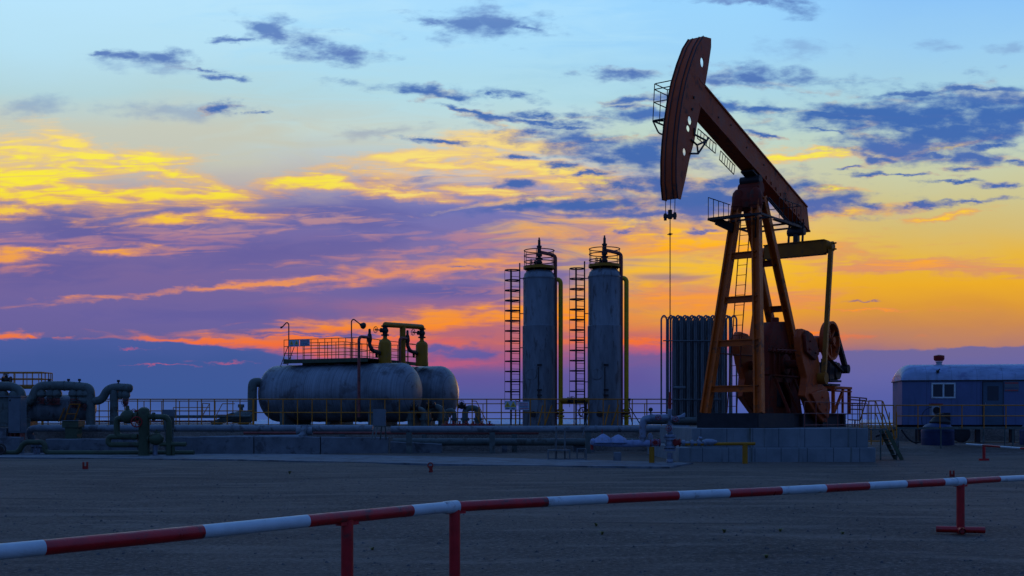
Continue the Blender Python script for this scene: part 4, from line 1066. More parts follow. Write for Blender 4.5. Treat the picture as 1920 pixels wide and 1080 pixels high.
# ================================================================ bank of hairpin pipes behind the wellhead
YH = 52.0
hp = thing('pipe_bank', (xat(1300, YH), YH, 1.2), 'tall bank of grey hairpin pipes standing behind the wellhead', 'pipe bank')
zb_, zt_ = 1.3, zat(596, YH)
for r_, (n0, off, dy_) in enumerate(((12, 0, 0), (9, 6.7, .35), (8, 13, .75))):
    for i in range(n0):
        px = 1245 + i * 13.1 + off + (13 if r_ else 0); c = xat(px, YH); Y = YH + dy_
        if px > 1385: continue
        b = MB(); w = .125
        b.pipe([(c - w, Y, zb_), (c - w, Y, zt_ - .02), (c, Y, zt_ + .14), (c + w, Y, zt_ - .02), (c + w, Y, zb_)], .040, .17, 8)
        b.build('hairpin_pipe', M['silo'], hp)
b = MB()
for zz in (zat(639, YH), zat(749, YH)): b.cyl((xat(1243, YH), YH - .07, zz), (xat(1352, YH), YH - .07, zz), .03, n=6)
b.cyl((xat(1243, YH), YH - .07, zt_ + .02), (xat(1262, YH), YH - .07, zt_ + .02), .015, n=6)
b.build('tie_bar', M['silo'], hp)
b = MB(); n = 72; cx_, cy_, R_ = xat(1304, 53.6), 53.65, 1.02
vs = []
for z_ in (1.2, zt_ - .1):
    for i in range(n * 2): an = math.pi * i / n; rr = R_ + (.03 if i % 2 else 0); vs.append((cx_ + rr * math.cos(an), cy_ + rr * .6 * math.sin(an), z_))
N2 = 2 * n
b.add(vs, [(i, (i + 1) % N2, N2 + (i + 1) % N2, N2 + i) for i in range(N2)] + [tuple(range(N2, 2 * N2))]); b.build('inner_drum', M['silo'], hp)
b = MB(); b.cyl(at(1262, 727, 51.3), at(1285, 727, 51.3), .07, n=10); b.pipe([at(1262, 727, 51.3), at(1262, 727, 52.0)], .05, .1, 8); b.build('nozzle', M['silo'], hp)

# ================================================================ tall vertical vessels
def tower(cx, pw, ytop, ybot, Y, lab, lx):
    k = F / Y; x = xat(cx, Y); R = pw / 2 / k; z0 = 1.05; zt = zat(ytop, Y)
    t = thing('vertical_vessel', (x, Y, 1.1), lab, 'vessel', 'tall vertical steel vessels')
    zs = zat(612, Y)
    b = MB(); b.lathe((x, Y, 0), Z, [(R + .035, z0), (R + .035, zs), (R + .005, zs + .03), (R, zs + .04), (R, zt - .42), (R * 1.03, zt - .42), (R * 1.03, zt - .36), (R * .99, zt - .34), (R * .93, zt - .15), (R * .74, zt), (R * .4, zt + .06), (.02, zt + .08)], 48)
    b.build('shell', M['zinc'], t)
    # top platform
    zp = zt + .14
    b = MB(); b.lathe((x, Y, 0), Z, [(R * .99, zp - .05), (R * .99, zp + .09), (R * .9, zp + .09), (R * .9, zp - .05)], 36)
    for i in range(8): an = i * math.pi / 4 + .4; b.cyl((x + R * .95 * math.cos(an), Y + R * .95 * math.sin(an), zp), (x + R * .75 * math.cos(an), Y + R * .75 * math.sin(an), zt - .12), .02, n=5)
    b.obox((x, Y, zp), (R * 1.8, 0, 0), (0, .06, 0), (0, 0, .06)); b.obox((x, Y, zp), (.06, 0, 0), (0, R * 1.8, 0), (0, 0, .06))
    pl = b.build('platform', M['yellow'], t)
    b = MB(); zr = zat(ytop - 38, Y)
    for f in (.36, .70, 1.0): b.torus((x, Y, zp + (zr - zp) * f), Z, R * .94, .026, 36, 6)
    b.build('guard_ring', M['rust_red'], pl)
    for an in (3.35, 4.5, 5.9, .5, 1.6, 2.6):
        MB().cyl((x + R * .94 * math.cos(an), Y + R * .94 * math.sin(an), zp), (x + R * .94 * math.cos(an), Y + R * .94 * math.sin(an), zr), .018, n=5).build('guard_post', M['rust_red'], pl)
    # top valve, relief valve and vent pipe down the right side
    valve(t, (x, Y, zt + .42), Z, (-1, -.35, .02), .14, M['steel'], M['steel'], 3.2)
    b = MB(); b.lathe((x, Y, zt + .6), Z, [(.09, 0), (.09, .12), (.15, .14), (.15, .3), (.10, .32), (.10, .58), (.13, .6), (.13, .68), (.07, .7), (.065, .98), (.04, 1.0), (.04, 1.1)], 12); b.build('relief_valve', M['steel'], t)
    b = MB(); b.pipe([(x + .08, Y, zt + .95), (x + R * .7, Y, zt + .85), (x + R * 1.01, Y - .1, zt + .74), (x + R * 1.01, Y - .1, 1.2)], .09, .35, 12); b.build('vent_pipe', M['rust_red'], t)
    zb = zt - .72
    xp = x + R * 1.34
    b = MB(); b.pipe([(x + R * .8, Y - .05, zb + .28), (xp, Y - .05, zb + .28), (xp, Y - .05, 1.2)], .115, .34, 14); flange(b, (xp, Y - .05, 1.95), Z, .19, .04); flange(b, (xp, Y - .05, 1.65), Z, .19, .04)
    b.build('outlet_pipe', M['pipe_yellow'], t)
    valve(t, (xp, Y - .05, 1.8), Z, (-.95, -.5, 0), .12, M['steel'], M['red_valve'], 2.8)
    # sight glass and small fittings
    b = MB(); xg = x - R * .08; b.cyl((xg, Y - R - .16, zat(690, Y)), (xg, Y - R - .16, zat(748, Y)), .028, n=8)
    for py in (686, 732, 742):
        z_ = zat(py, Y); b.cyl((xg, Y - R * .8, z_), (xg, Y - R - .2, z_), .03, n=6); b.obox((xg + .06, Y - R - .16, z_), (.24, 0, 0), (0, .08, 0), (0, 0, .1))
    b.build('level_gauge', M['steel'], t)
    b = MB(); xm = x - R * .52; z_ = zat(703, Y); b.torus((xm, Y - R * .88, z_), (-.45, -1, 0), .27, .035, 26, 6); b.cyl((xm, Y - R * .6, z_), (xm - .05, Y - R * .92, z_), .24, n=20); b.build('manway', M['zinc'], t)
    b = MB(); b.cyl((x - R * .35, Y - R * .7, 1.75), (x - R * .4, Y - R * 1.25, 1.75), .09, n=10); b.cyl((x - R * .4, Y - R * 1.2, 1.75), (x - R * .4, Y - R * 1.25, 1.75), .16, n=12); b.build('nozzle', M['steel'], t)
    # ladder with safety hoops, standing off to the left
    xl0, xl1 = xat(lx, Y), xat(lx + 28, Y); zlt = zat(ytop - 2, Y)
    ld = MB()
    xm_ = xat(lx + 11.5, Y)
    ld.cyl((xm_, Y - .28, 1.2), (xm_, Y - .28, zlt), .045, n=6); ld.cyl((xl1, Y, 1.2), (xl1, Y, zlt + .35), .035, n=6); ld.cyl((xm_ + .04, Y + .3, 1.5), (xm_ + .04, Y + .3, zlt), .02, n=5); ld.cyl((xl0, Y, 2.1), (xl0, Y, zlt), .012, n=5)
    k_ = 14
    for i in range(k_ * 2):
        z_ = 1.7 + (zlt - 1.8) * i / (k_ * 2); ld.cyl((xm_, Y - .28, z_), (xl1, Y, z_), .014, n=5)
    la = ld.build('ladder', M['steel'], t)
    for i in range(k_):
        z_ = zlt - .02 - i * (zlt - 2.2) / (k_ - .6)
        b = MB(); rc = (xl1 - xl0) / 2; c_ = Vector(((xl0 + xl1) / 2, Y, z_)); ring = 20
        vs = []; fs = []
        for j in range(ring):
            an = 2 * math.pi * j / ring; d = Vector((math.cos(an), math.sin(an) * .85, 0))
            for rr, zz in ((rc, -.03), (rc, .03), (rc - .015, .03), (rc - .015, -.03)): vs.append(c_ + d * rr + Z * zz)
        for j in range(ring):
            q = (j + 1) % ring
            for a in range(4): fs.append((j * 4 + a, q * 4 + a, q * 4 + (a + 1) % 4, j * 4 + (a + 1) % 4))
        b.add(vs, fs); b.build('safety_hoop', M['steel'], la)
    b = MB()
    for py in (522, 588, 652, 716): z_ = zat(py, Y); b.cyl((xl1, Y, z_), (x - R * .9, Y, z_), .025, n=6)
    b.build('ladder_bracket', M['steel'], t)
    # skirt stair, fittings at the foot
    b = MB(); b.beam((x + R * .3, Y - R - .5, 1.2), (x + R * .75, Y - R - .2, 2.2), .05, .05); b.beam((x - R * .1, Y - R - .5, 1.2), (x + R * .2, Y - R - .2, 2.2), .05, .05); b.build('foot_stay', M['rail_yellow'], t)
    return t, x, R, xp
T1 = tower(1011, 60, 508, 795, 58.0, 'tall rusty grey vertical vessel nearer the horizontal tanks', 946.5)
T2 = tower(1133.5, 61, 505, 797, 57.0, 'tall grey vertical vessel next to the hairpin pipe bank', 1068)
# yellow cross pipe between the two vessels
b = MB(); z_ = zat(751, 57.4); b.pipe([(T1[3] + .05, 57.9, z_), (T2[1] - T2[2] * .9, 57.0, z_)], .14, .2, 12)
yx = b.build('cross_pipe', M['yellow']); tag(yx, 'short fat yellow pipe joining the two vertical vessels low down', 'pipe')
vv = thing('gate_valve', (xat(1085, 56.8), 56.8, z_), 'dark gate valve on the yellow pipe between the vertical vessels', 'valve')
valve(vv, (xat(1072, 57), 56.8, z_), X, (0, -1, .2), .13, M['steel'], M['steel'], 2.2, name='valve_body')
MB().pipe([(xat(1098, 57), 56.6, 1.2), (xat(1098, 57), 56.6, z_ - .1)], .05, n=8).build('stem_pipe', M['steel'], vv)
b = MB(); wheel(b, (xat(1092, 57), 56.3, zat(773, 57)), (0.2, -1, 0), .24, .03); b.cyl((xat(1092, 57), 56.3, zat(773, 57)), (xat(1092, 57), 56.7, zat(773, 57)), .05, n=8); b.build('handwheel', M['steel'], vv)

# ================================================================ horizontal tanks
PHI = math.radians(24); AX = Vector((math.cos(PHI), -math.sin(PHI), 0)); PR = Vector((math.sin(PHI), math.cos(PHI), 0))
def hz_mat():
    m = mat('ribbed_zinc_cladding', (0.165, 0.19, 0.21), 0.45, 0.3, 0.35, 0.8, 0.5, 10, (0.08, 0.08, 0.085), 0.35)
    h = G(m.node_tree); t = h.n('ShaderNodeTexCoord')
    dt = h.n('ShaderNodeVectorMath', operation='DOT_PRODUCT'); h.put(dt.inputs[0], t.outputs['Object']); dt.inputs[1].default_value = tuple(AX)
    fr = h.m('FRACT', h.m('MULTIPLY', dt.outputs['Value'], 4.2))
    seam = h.m('LESS_THAN', fr, .09)
    bs = m.node_tree.nodes['Principled BSDF']; old = bs.inputs['Base Color'].links[0].from_socket
    nz = h.noise(h.xyz(h.m('MULTIPLY', dt.outputs['Value'], 9.0), 0.0), 1.0, 4, .6)
    c2 = h.mix(h.m('MULTIPLY', h.mr(nz.outputs[0], .45, .7), .5), old, (.07, .08, .095, 1))
    h.put(bs.inputs['Base Color'], h.mix(h.m('MULTIPLY', seam, .45), c2, (.05, .055, .065, 1)))
    bp = h.n('ShaderNodeBump'); bp.inputs['Strength'].default_value = .5; bp.inputs['Distance'].default_value = .02
    h.put(bp.inputs['Height'], h.m('ADD', h.m('MULTIPLY', fr, .6), nz.outputs[0])); h.put(bs.inputs['Normal'], bp.outputs[0])
    return m
M['clad'] = hz_mat()
def htank(cpx, cpy, Y, half, R, lab):
    c = at(cpx, cpy, Y); t = thing('horizontal_tank', (c.x, c.y, 1.1), lab, 'tank', 'horizontal silver tanks')
    pr = []
    for i in range(9): an = math.pi / 2 * i / 8; pr.append((R * math.sin(an), -half - .82 * math.cos(an)))
    for q in range(1, 9):
        x_ = -half + 2 * half * q / 9
        pr += [(R, x_ - .012), (R + .012, x_ - .01), (R + .012, x_ + .05), (R, x_ + .052)]
    for i in range(8, -1, -1): an = math.pi / 2 * i / 8; pr.append((R * math.sin(an), half + .82 * math.cos(an)))
    b = MB(); b.lathe(c, AX, pr, 56); b.build('shell', M['clad'], t)
    for q in (-.72, .7):
        b = MB(); p = c + AX * half * q
        b.prism([(-R * .82, 1.05), (R * .82, 1.05), (R * .82, c.z - R * .45), (R * .5, c.z - R * .84), (0, c.z - R * .99), (-R * .5, c.z - R * .84), (-R * .82, c.z - R * .45)], lambda a, z_, tt: Vector((p.x, p.y, 0)) + PR * a + AX * tt + Z * z_, -.14, .14)
        b.build('saddle_support', M['pipe_grey'], t)
    return t, c
K1, c1 = htank(636, 737, 58.0, 3.68, 1.47, 'long silver clad horizontal tank in front, the nearer of the two')
K2, c2 = htank(714, 739, 62.2, 3.68, 1.47, 'silver horizontal tank mostly hidden behind the nearer one')
def TK(c, a, p, z): return Vector((c.x, c.y, z)) + AX * a + PR * p
# dent and pull handle marks on the front tank
b = MB(); q = at(510, 727, 56.5)
EL = MB(); ex0 = c1 - AX * 4.35
EL.pipe([at(486, 717, 58.6), at(474, 717, 58.3), at(473, 735, 58.3), at(473, 790, 58.3)], .24, .55, 16); EL.build('inlet_pipe', M['pipe_grey'], K1)
# domes
def dome(root, px, ytop, ybot, Y, w):
    c = at(px, ybot, Y); R = w / 2 * Y / F; z1 = zat(ytop, Y); z0 = c.z - .15
    b = MB(); b.lathe((c.x, c.y, 0), Z, [(R, z0), (R, z1 - .2), (R * .93, z1 - .1), (R * .75, z1 - .02), (R * .4, z1 + .05), (R * .33, z1 + .08), (R * .33, z1 + .28)], 24)
    b.lathe((c.x, c.y, 0), Z, [(R * 1.06, z0), (R * 1.06, z0 + .2)], 24); b.build('dome', M['yellow'], root)
    valve(root, (c.x, c.y, z1 + .46), Z, (-.72, -.70, .03), .15, M['steel'], M['steel'], 4.0)
    return c, R, z1 + .72
D1, DR1, DZ1 = dome(K1, 722, 637, 680, 57.4, 24)
D2, DR2, DZ2 = dome(K2, 791, 641, 681, 60.2, 23)
zz = zat(608, 58.5)
b = MB(); b.pipe([(D1.x, D1.y, DZ1 - .05), (D1.x, D1.y, zat(608.5, 57.4)), (D2.x, D2.y, zat(613, 60.2)), (D2.x, D2.y, DZ2 - .05)], .135, .3, 14)
q0 = at(755, 612, 58.7); b.cyl(q0, (q0.x, q0.y, 4.2), .155, n=14)
yt = b.build('gas_pipe', M['yellow']); tag(yt, 'thick yellow T shaped pipe linking the domes of the two horizontal tanks', 'pipe')
def srv(root, px, py, Y, side_px, down_to, D, colr):
    p = at(px, py, Y)
    b = MB(); b.lathe((p.x, p.y, p.z), Z, [(.03, .44), (.06, .42), (.07, .2), (.10, .15), (.12, .02), (.13, -.1), (.09, -.25), (.08, -.4)][::-1], 12); b.pipe([(p.x, p.y, p.z - .35), (p.x + .12, p.y, p.z - .62), (D.x - .2, D.y, p.z - .72)], .10, .25, 10)
    flange(b, (D.x - .42, D.y, p.z - .72), X, .2, .05); b.build('relief_valve', M['steel'], root)
    b = MB(); v = at(side_px, py + 2, Y - .75); v.z = p.z + .0; b.pipe([(p.x, p.y, v.z), (v.x, v.y, v.z), (v.x, v.y, down_to)], .075, .25, 12); b.build('vent_pipe', colr, root)
srv(K1, 693, 633, 56.2, 673, 1.6, D1, M['rust_red']); srv(K2, 764, 635, 58.9, 749.5, 4.2, D2, M['rust_red'])
# red brown pipe ring on the tank side
b = MB(); p = at(667, 730, 56.0); b.torus(p, (0, 1, 0), .1, .02, 16, 6); b.build('pipe_ring', M['steel'], K1)

# platform over the tanks
zd = zat(674, 57.5); dkr = thing('tank_platform', TK(c1, 0, 1.5, zd), 'yellow railed steel walkway lying on top of the horizontal tanks', 'platform')
b = MB()
a0_, a1_ = -3.1, 4.2
F0, F1, F2, F3 = at(541, 675, 59.3), at(716, 675, 56.6), at(806, 678, 61.0), at(640, 674, 63.5)
# plan of the deck follows the tank axis
p00 = TK(c1, -2.85, -.75, zd); p10 = TK(c1, 2.1, -.75, zd); p01 = TK(c1, -2.85, .9, zd); p11 = TK(c1, 2.1, .9, zd)
b.obox(TK(c1, -.37, .1, zd), AX * 5.0, PR * 1.7, Z * .05)
for pp in (-.75, .95): b.beam(TK(c1, -2.87, pp, zd - .06), TK(c1, 2.13, pp, zd - .06), .07, .2)
b.obox(TK(c1, .9, 2.6, zd), AX * 2.4, PR * 3.6, Z * .05)
for aa in (-.3, 2.1): b.beam(TK(c1, aa, .9, zd - .06), TK(c1, aa, 4.4, zd - .06), .07, .18)
b.build('deck', M['pipe_green'], dkr)
railing(dkr, [TK(c1, -2.85, -.75, zd), TK(c1, 2.1, -.75, zd)], 1.05, (1.0, .68, .34), .42, .018)
railing(dkr, [TK(c1, 2.1, -.5, zd), TK(c1, 2.1, 4.4, zd)], 1.0, (1.0, .6, .3), .9, .018)
railing(dkr, [TK(c1, -2.85, .95, zd), TK(c1, -.3, .95, zd), TK(c1, -.3, 4.4, zd), TK(c1, 2.1, 4.4, zd)], 1.0, (1.0, .68, .34), .55, .018)
b = MB()
for pp in (.0, .55):
    b.cyl(TK(c1, -2.85, pp - .4, zd + .75), TK(c1, -3.6, pp - .4, zd - .9), .02, n=6); 
for i in range(5): t_ = i / 5; b.cyl(TK(c1, -2.95 - .6 * t_, -.4, zd + .3 - 1.1 * t_), TK(c1, -2.95 - .6 * t_, .15, zd + .3 - 1.1 * t_), .015, n=5)
b.build('ladder', M['rust_red'], dkr)

def lamp(px, ytop, ybase, Y, dir_, pw, lab, head):
    p = at(px, ybase, Y); zt = zat(ytop, Y); k = Y / F
    t = thing('lamp_post', (p.x, p.y, p.z), lab, 'lamp post', 'bent lamp posts on the tank platform')
    b = MB(); q = [(p.x, p.y, p.z), (p.x, p.y, zt - .1), (p.x + dir_ * .1, p.y, zt), (p.x + dir_ * pw * k, p.y, zt - (.25 if not head else .28))]
    b.pipe(q, .032, .18, 8); b.build('pole', M['rust_red'], t)
    b = MB(); e = Vector(q[-1])
    if head: b.lathe(e, (dir_, 0, -.45), [(.03, -.05), (.09, .02), (.16, .1), (.17, .2), (.12, .26), (.04, .29)], 14)
    else: b.cyl(e, e + Vector((dir_ * .1, 0, -.05)), .045, .05, 8)
    b.build('lamp_head', M['steel'], t)
lamp(541.5, 604, 680, 59.4, -1, 12, 'bent lamp post without a shade at the left end of the tank walkway', False)
lamp(659, 598, 676, 57.4, 1, 17, 'bent lamp post with a round lamp head near the yellow domes', True)

# warning signs
def sign(c, ux, w, h, kind, lab, m=None):
    c = Vector(c); ux = Vector(ux).normalized(); ny = Vector((ux.y, -ux.x, 0))
    t = thing('warning_sign', c - Z * h / 2, lab, 'sign')
    b = MB(); b.obox(c, ux * w, ny * .02, Z * h); b.build('sign_board', m or M['sign'], t)
    def tri(cx, cz_, s, mm, off=.014, nm='warning_triangle', r=1):
        b = MB(); P = [(-s, -s * .85), (s, -s * .85), (0, s)]
        b.prism(P, lambda a, z_, tt: c + ux * (cx + a) + Z * (cz_ + z_) + ny * tt, off, off + .004); return b.build(nm, mm, t)
    if kind == 'tri':
        for q in (-.25, .25):
            tri(q * w, h * .1, h * .33, M['sign_yellow']); o = tri(q * w, h * .06, h * .12, M['sign_ink'], .019, 'warning_mark')
            b = MB(); b.obox(c + ux * q * w - Z * h * .36 + ny * .016, ux * w * .3, ny * .004, Z * h * .08); b.build('caption', M['sign_ink'], t)
    else:
        for i, f in enumerate((.32, .1, -.12, -.34)):
            b = MB(); mm = M['sign_red'] if i in (0,) or kind == 'red' and i != 2 else M['sign_ink']
            x0_ = -.42
            rnd = random.Random(i + int(c.x * 7))
            while x0_ < .38:
                l = .05 + rnd.random() * .06; b.obox(c + ux * (x0_ + l / 2) * w + Z * f * h + ny * .014, ux * l * w, ny * .004, Z * h * .11); x0_ += l + .03
            b.build('caption', mm, t)
    return t
q = TK(c1, -2.2, -.79, zd + .86); sign(q, AX, .62, .34, 'tri', 'warning sign with two yellow triangles on the tank walkway railing')
q = TK(c1, -1.55, -.79, zd + .88); sign(q, AX, .60, .32, 'text', 'pale lettered sign right of the triangles on the tank walkway railing')
q = at(957, 760, 54.4); sign(q, X, .54, .42, 'tri', 'warning sign with two yellow triangles on the yard fence left of the first vertical vessel')
q = at(982, 761, 54.38); sign(q, X, .50, .40, 'red', 'faded red lettered sign on the yard fence in front of the first vertical vessel')

# ================================================================ yard fences on the bank
def fence(x0, x1, y0, y1, base, h, lab, gap=.69, rails=(1.0, .56, .12)):
    t = thing('yard_fence', ((x0 + x1) / 2, (y0 + y1) / 2, base), lab, 'fence', 'yellow pipe railings of the yard')
    railing(t, [(x0, y0, base), (x1, y1, base)], h, rails, gap, .026)
    return t
fence(xat(476, 54.6), xat(1322, 54.6), 54.6, 54.6, 1.18, zat(748.5, 54.6) - 1.18, 'long yellow pipe railing in front of the tanks and vertical vessels', .69, (1.0, .50))
fence(xat(42, 54.9), xat(474, 54.9), 54.9, 54.9, 1.18, zat(748.5, 54.9) - 1.18, 'yellow pipe railing between the left manifolds and the tank inlet pipe', .62, (1.0, .56, .1))
fence(xat(170, 63), xat(470, 63), 63, 63, 1.16, zat(752, 63) - 1.16, 'farther yellow railing seen behind the one left of the tanks', .95, (1.0, .35))
fence(xat(845, 66), xat(1330, 66), 66, 66, 1.16, zat(757, 66) - 1.16, 'farther yellow railing seen between and beyond the vertical vessels', 1.9, (1.0, .3))
b = MB(); b.pipe([at(325, 764, 54.3), at(393, 764, 54.3), at(393, 774, 54.3)], .02, .02, 6)
for (p, q) in (((380, 756), (380, 779)), ((393, 756), (393, 779)), ((380, 756), (393, 757)), ((380, 779), (393, 757)), ((406, 778), (417, 757)), ((417, 757), (440, 757)), ((406, 778), (440, 778)), ((380, 779), (393, 779)), ((325, 764), (325, 779)), ((406, 778), (406, 789))): b.cyl(at(*p, 54.2), at(*q, 54.2), .02, n=5)
o = b.build('braced_gate', M['rail_yellow']); tag(o, 'small braced gate frame in the yellow railing left of the tanks', 'gate')

# ================================================================ long pipes
def longpipe(pts, r, m, lab, bend=.4, rings=0, sup=None, name='long_pipe', cat='pipe'):
    t = thing(name, Vector(pts[0]), lab, cat)
    b = MB(); b.pipe(pts, r, bend, 14)
    P = [Vector(p) for p in pts]
    if rings:
        for a, c in zip(P, P[1:]):
            L = (c - a).length; d = (c - a).normalized(); k = rings
            while k < L - .3: flange(b, a + d * k, d, r * 1.22, .03, 6); k += rings
    b.build('pipe', m, t)
    if sup:
        x = min(p.x for p in P) + .8; xe = max(p.x for p in P)
        while x < xe - .3:
            z = P[0].z; MB().box(x - .12, x + .12, P[0].y - .12, P[0].y + .12, -.02, z - r + .02).build('pipe_support', M['concrete'] if sup == 'c' else M['pipe_grey'], t)
            x += 3.3 + (x * 7 % 1)
    return t
zA = zat(803, 50)
longpipe([(xat(52, 50), 50.6, .4), (xat(52, 50), 50, zA), (xat(699, 50), 50, zA)], .15, M['pipe_light'], 'long pale grey pipe running in front of the left manifolds and the tanks', .4, 9, 'g')
longpipe([(xat(733, 50), 50, zat(805, 50)), (xat(1292, 50), 50, zat(804, 50))], .15, M['pipe_light'], 'long pale pipe running in front of the two vertical vessels', .4, 9, 'g')
longpipe([(xat(375, 49.5), 49.5, zat(823, 49.5)), (xat(566, 49.5), 49.5, zat(820, 49.5)), (xat(570, 49.5), 49.7, zA + .05)], .12, M['pipe_light'], 'short pale pipe above the concrete wall joining the long pipe from below', .3)
b = MB(); p = at(571, 808, 49.9); b.cyl(p + Z * .25, p - Z * .5, .17, n=14); b.cyl(p - X * .35, p + X * .35, .19, n=14); o = b.build('pipe_tee', M['pipe_light']); tag(o, 'thick pale pipe tee where two long pipes meet below the tank', 'pipe fitting')
longpipe([(xat(735, 51), 51.4, zat(829, 51)), (xat(1282, 51), 51.4, zat(829, 51))], .17, M['pipe_grey'], 'thick dark pipe low on the ground in front of the vertical vessels', .3, 12, 'c')
longpipe([(xat(455, 52), 52.2, zat(812, 52)), (xat(1010, 52), 52.2, zat(812, 52))], .07, M['rust_red'], 'thin red brown pipe behind the long pale pipe', .3, 0, 'g')
longpipe([(xat(235, 56), 56, zat(781, 56)), (xat(470, 56), 56, zat(781, 56))], .075, M['pipe_grey'], 'dark pipe at sea level behind the railing left of the tanks', .3, 0, None)
longpipe([(xat(170, 57.5), 57.5, zat(790, 57.5)), (xat(462, 57.5), 57.5, zat(790, 57.5))], .05, M['rust_red'], 'thin dark red pipe low behind the railing left of the tanks', .3, 0, None)
zB = .11
longpipe([(xat(-30, 47), 46.9, zB), (xat(37, 47), 46.9, zB), (xat(46, 47), 46.9, zat(829, 46.9)), (xat(86, 47), 46.9, zat(829, 46.9)), (xat(86, 47), 46.9, zB), (xat(365, 47), 46.9, zB)], .11, M['pipe_green'], 'olive green ground pipe humping over in front of the left wall', .35, 0, None)
longpipe([(xat(1205, 51), 51.0, zat(789, 51)), (xat(1330, 51), 51.0, zat(789, 51))], .17, M['pipe_grey'], 'short thick dark pipe behind the wellhead arm', .3, 0, None)

# ================================================================ low concrete walls
def wall(px0, px1, ytl, ytr, Y0, Y1, lab):
    b = MB(); n = 14; rnd = random.Random(px0 + 99); vs = []; fs = []
    for i in range(n + 1):
        t = i / n; px = px0 + (px1 - px0) * t; Y = Y0 + (Y1 - Y0) * t; x = xat(px, Y); zt = zat(ytl + (ytr - ytl) * t, Y) + .008 * math.sin(i * 1.3)
        vs += [(x, Y, -.1), (x, Y - .02, zt - .03), (x, Y + .03, zt), (x, Y + .33, zt), (x, Y + .35, -.1)]
    for i in range(n):
        for k in range(4): fs.append((i * 5 + k, (i + 1) * 5 + k, (i + 1) * 5 + k + 1, i * 5 + k + 1))
    fs += [(0, 1, 2, 3, 4), tuple(n * 5 + k for k in (4, 3, 2, 1, 0))]
    b.add(vs, fs); o = b.build('concrete_wall', M['concrete'], ang=20); tag(o, lab, 'wall', 'low concrete walls'); return o
wall(-80, 39, 819, 819, 48.2, 48.2, 'low concrete wall under the grey cabinet at the left edge')
wall(86, 252, 823, 822, 48.0, 48.0, 'low concrete wall between white riser and olive valve assembly')
wall(322, 475, 819, 818, 47.8, 48.6, 'low concrete wall right of the olive valve assembly')
wall(477, 600, 818, 819, 48.6, 49.3, 'low concrete wall section in the middle under the tank')
wall(602, 727, 819, 820, 49.3, 50.2, 'low concrete wall section ending at the leaning panel')
wall(732, 828, 828, 832, 50.4, 50.8, 'lower broken concrete wall right of the leaning panel')
block(57, 82, 834, 850, .4, 'concrete_block', 'small concrete block behind the white flanged riser', 'block')
b = MB(); rnd = random.Random(5)
block(812, 827, 830, 840, .3, 'concrete_block', 'small rusty concrete block at the end of the low broken wall', 'block', M['rust_red'])

# ================================================================ left manifolds
def manifold(lab, grp='insulated pipe manifolds'):
    return lab
PG = M['pipe_grey']
Y0 = 52.0
def Q(px, py, d=0): return at(px, py, Y0 + d)
def vent(root, px, py, d=0):
    b = MB(); p = Q(px, py + 6, d); b.cyl(p - Z * .1, p + Z * .12, .05, n=8); b.cyl(p + Z * .1, p + Z * .16, .03, n=8); b.cyl(p + Z * .16, p + Z * .26, .07, n=8); b.build('vent', M['steel'], root)
def drop(root, px, y0, y1, r, red=True, d=0):
    b = MB(); b.cyl(Q(px, y0, d), Q(px, y1, d), r, n=14); b.lathe(Q(px, y0, d), -Z, [(r * 1.0, 0), (r * 1.5, .12), (r * 1.5, .25), (r, .34)], 14); b.build('branch_pipe', PG, root)
    if red: valve(root, Q(px, y1 + 4, d), Z, (-.1, -1, .0), r * .8, M['rust_red'], M['steel'], 2.2)
m1 = thing('pipe_manifold', Q(10, 790), 'insulated pipe manifold at the left edge above the grey cabinet', 'pipe manifold', 'insulated pipe manifolds')
b = MB(); b.pipe([Q(-40, 725), Q(22, 724), Q(40, 734), Q(40, 760), Q(54, 762)], .21, .3, 16); b.build('header_pipe', PG, m1)
for px in (6, 28): drop(m1, px, 733, 752, .17)
m2 = thing('pipe_manifold', Q(100, 790), 'big double humped insulated pipe manifold over the small horizontal vessel', 'pipe manifold', 'insulated pipe manifolds')
b = MB(); b.pipe([Q(44, 752), Q(60, 752), Q(70, 724), Q(122, 723), Q(168, 727), Q(170, 745), Q(170, 800)], .215, .5, 18); b.build('header_pipe', PG, m2)
b = MB(); b.cyl(Q(120, 723.5), Q(122, 723.5), .235, n=18); b.build('joint', PG, m2)
for px, y1 in ((78, 745), (95, 747), (107, 746), (138, 752), (152, 752), (163, 757)): drop(m2, px, 731, y1, .15)
for px in (92, 128.5, 149): vent(m2, px, 715)
b = MB(); b.lathe(Q(44, 765, .8), X, [(.3, -.25), (.55, 0), (.62, .25), (.62, 2.9), (.55, 3.15), (.3, 3.3)], 28)
sv = thing('small_tank', Q(108, 800, .8), 'small grey horizontal vessel behind the double humped pipe manifold', 'tank')
b.build('shell', M['zinc'], sv)
for px in (60, 150): b = MB(); c_ = Q(px, 790, .8); b.box(c_.x - .1, c_.x + .1, c_.y - .4, c_.y + .4, 1.0, Q(px, 776, .8).z); b.build('leg', PG, sv)
m3 = thing('pipe_manifold', Q(215, 795), 'swan necked insulated pipe with a capped end, right of the double humped manifold', 'pipe manifold', 'insulated pipe manifolds')
b = MB(); b.pipe([Q(150, 751), Q(190, 752), Q(201, 731), Q(214, 726), Q(236, 727)], .19, .45, 18); p = Q(236, 727); b.lathe(p, (Q(246, 729) - p), [(.19, 0), (.205, .05), (.205, .2), (.15, .28), (.05, .32)], 18); b.build('header_pipe', PG, m3)
b = MB(); b.lathe((Q(214, 0).x, Y0, 0), Z, [(.20, 1.1), (.18, zat(752, Y0)), (.2, zat(748, Y0)), (.16, zat(730, Y0))], 16); b.build('riser_pipe', PG, m3)
drop(m3, 236, 733, 751, .13); drop(m3, 226, 733, 748, .09, False); vent(m3, 222, 717)
for px, lab in ((98, 'rusty yellow valve stand in front of the double humped manifold'), (132, 'leaning yellow frame in front of the small grey vessel')):
    pass
b = MB()
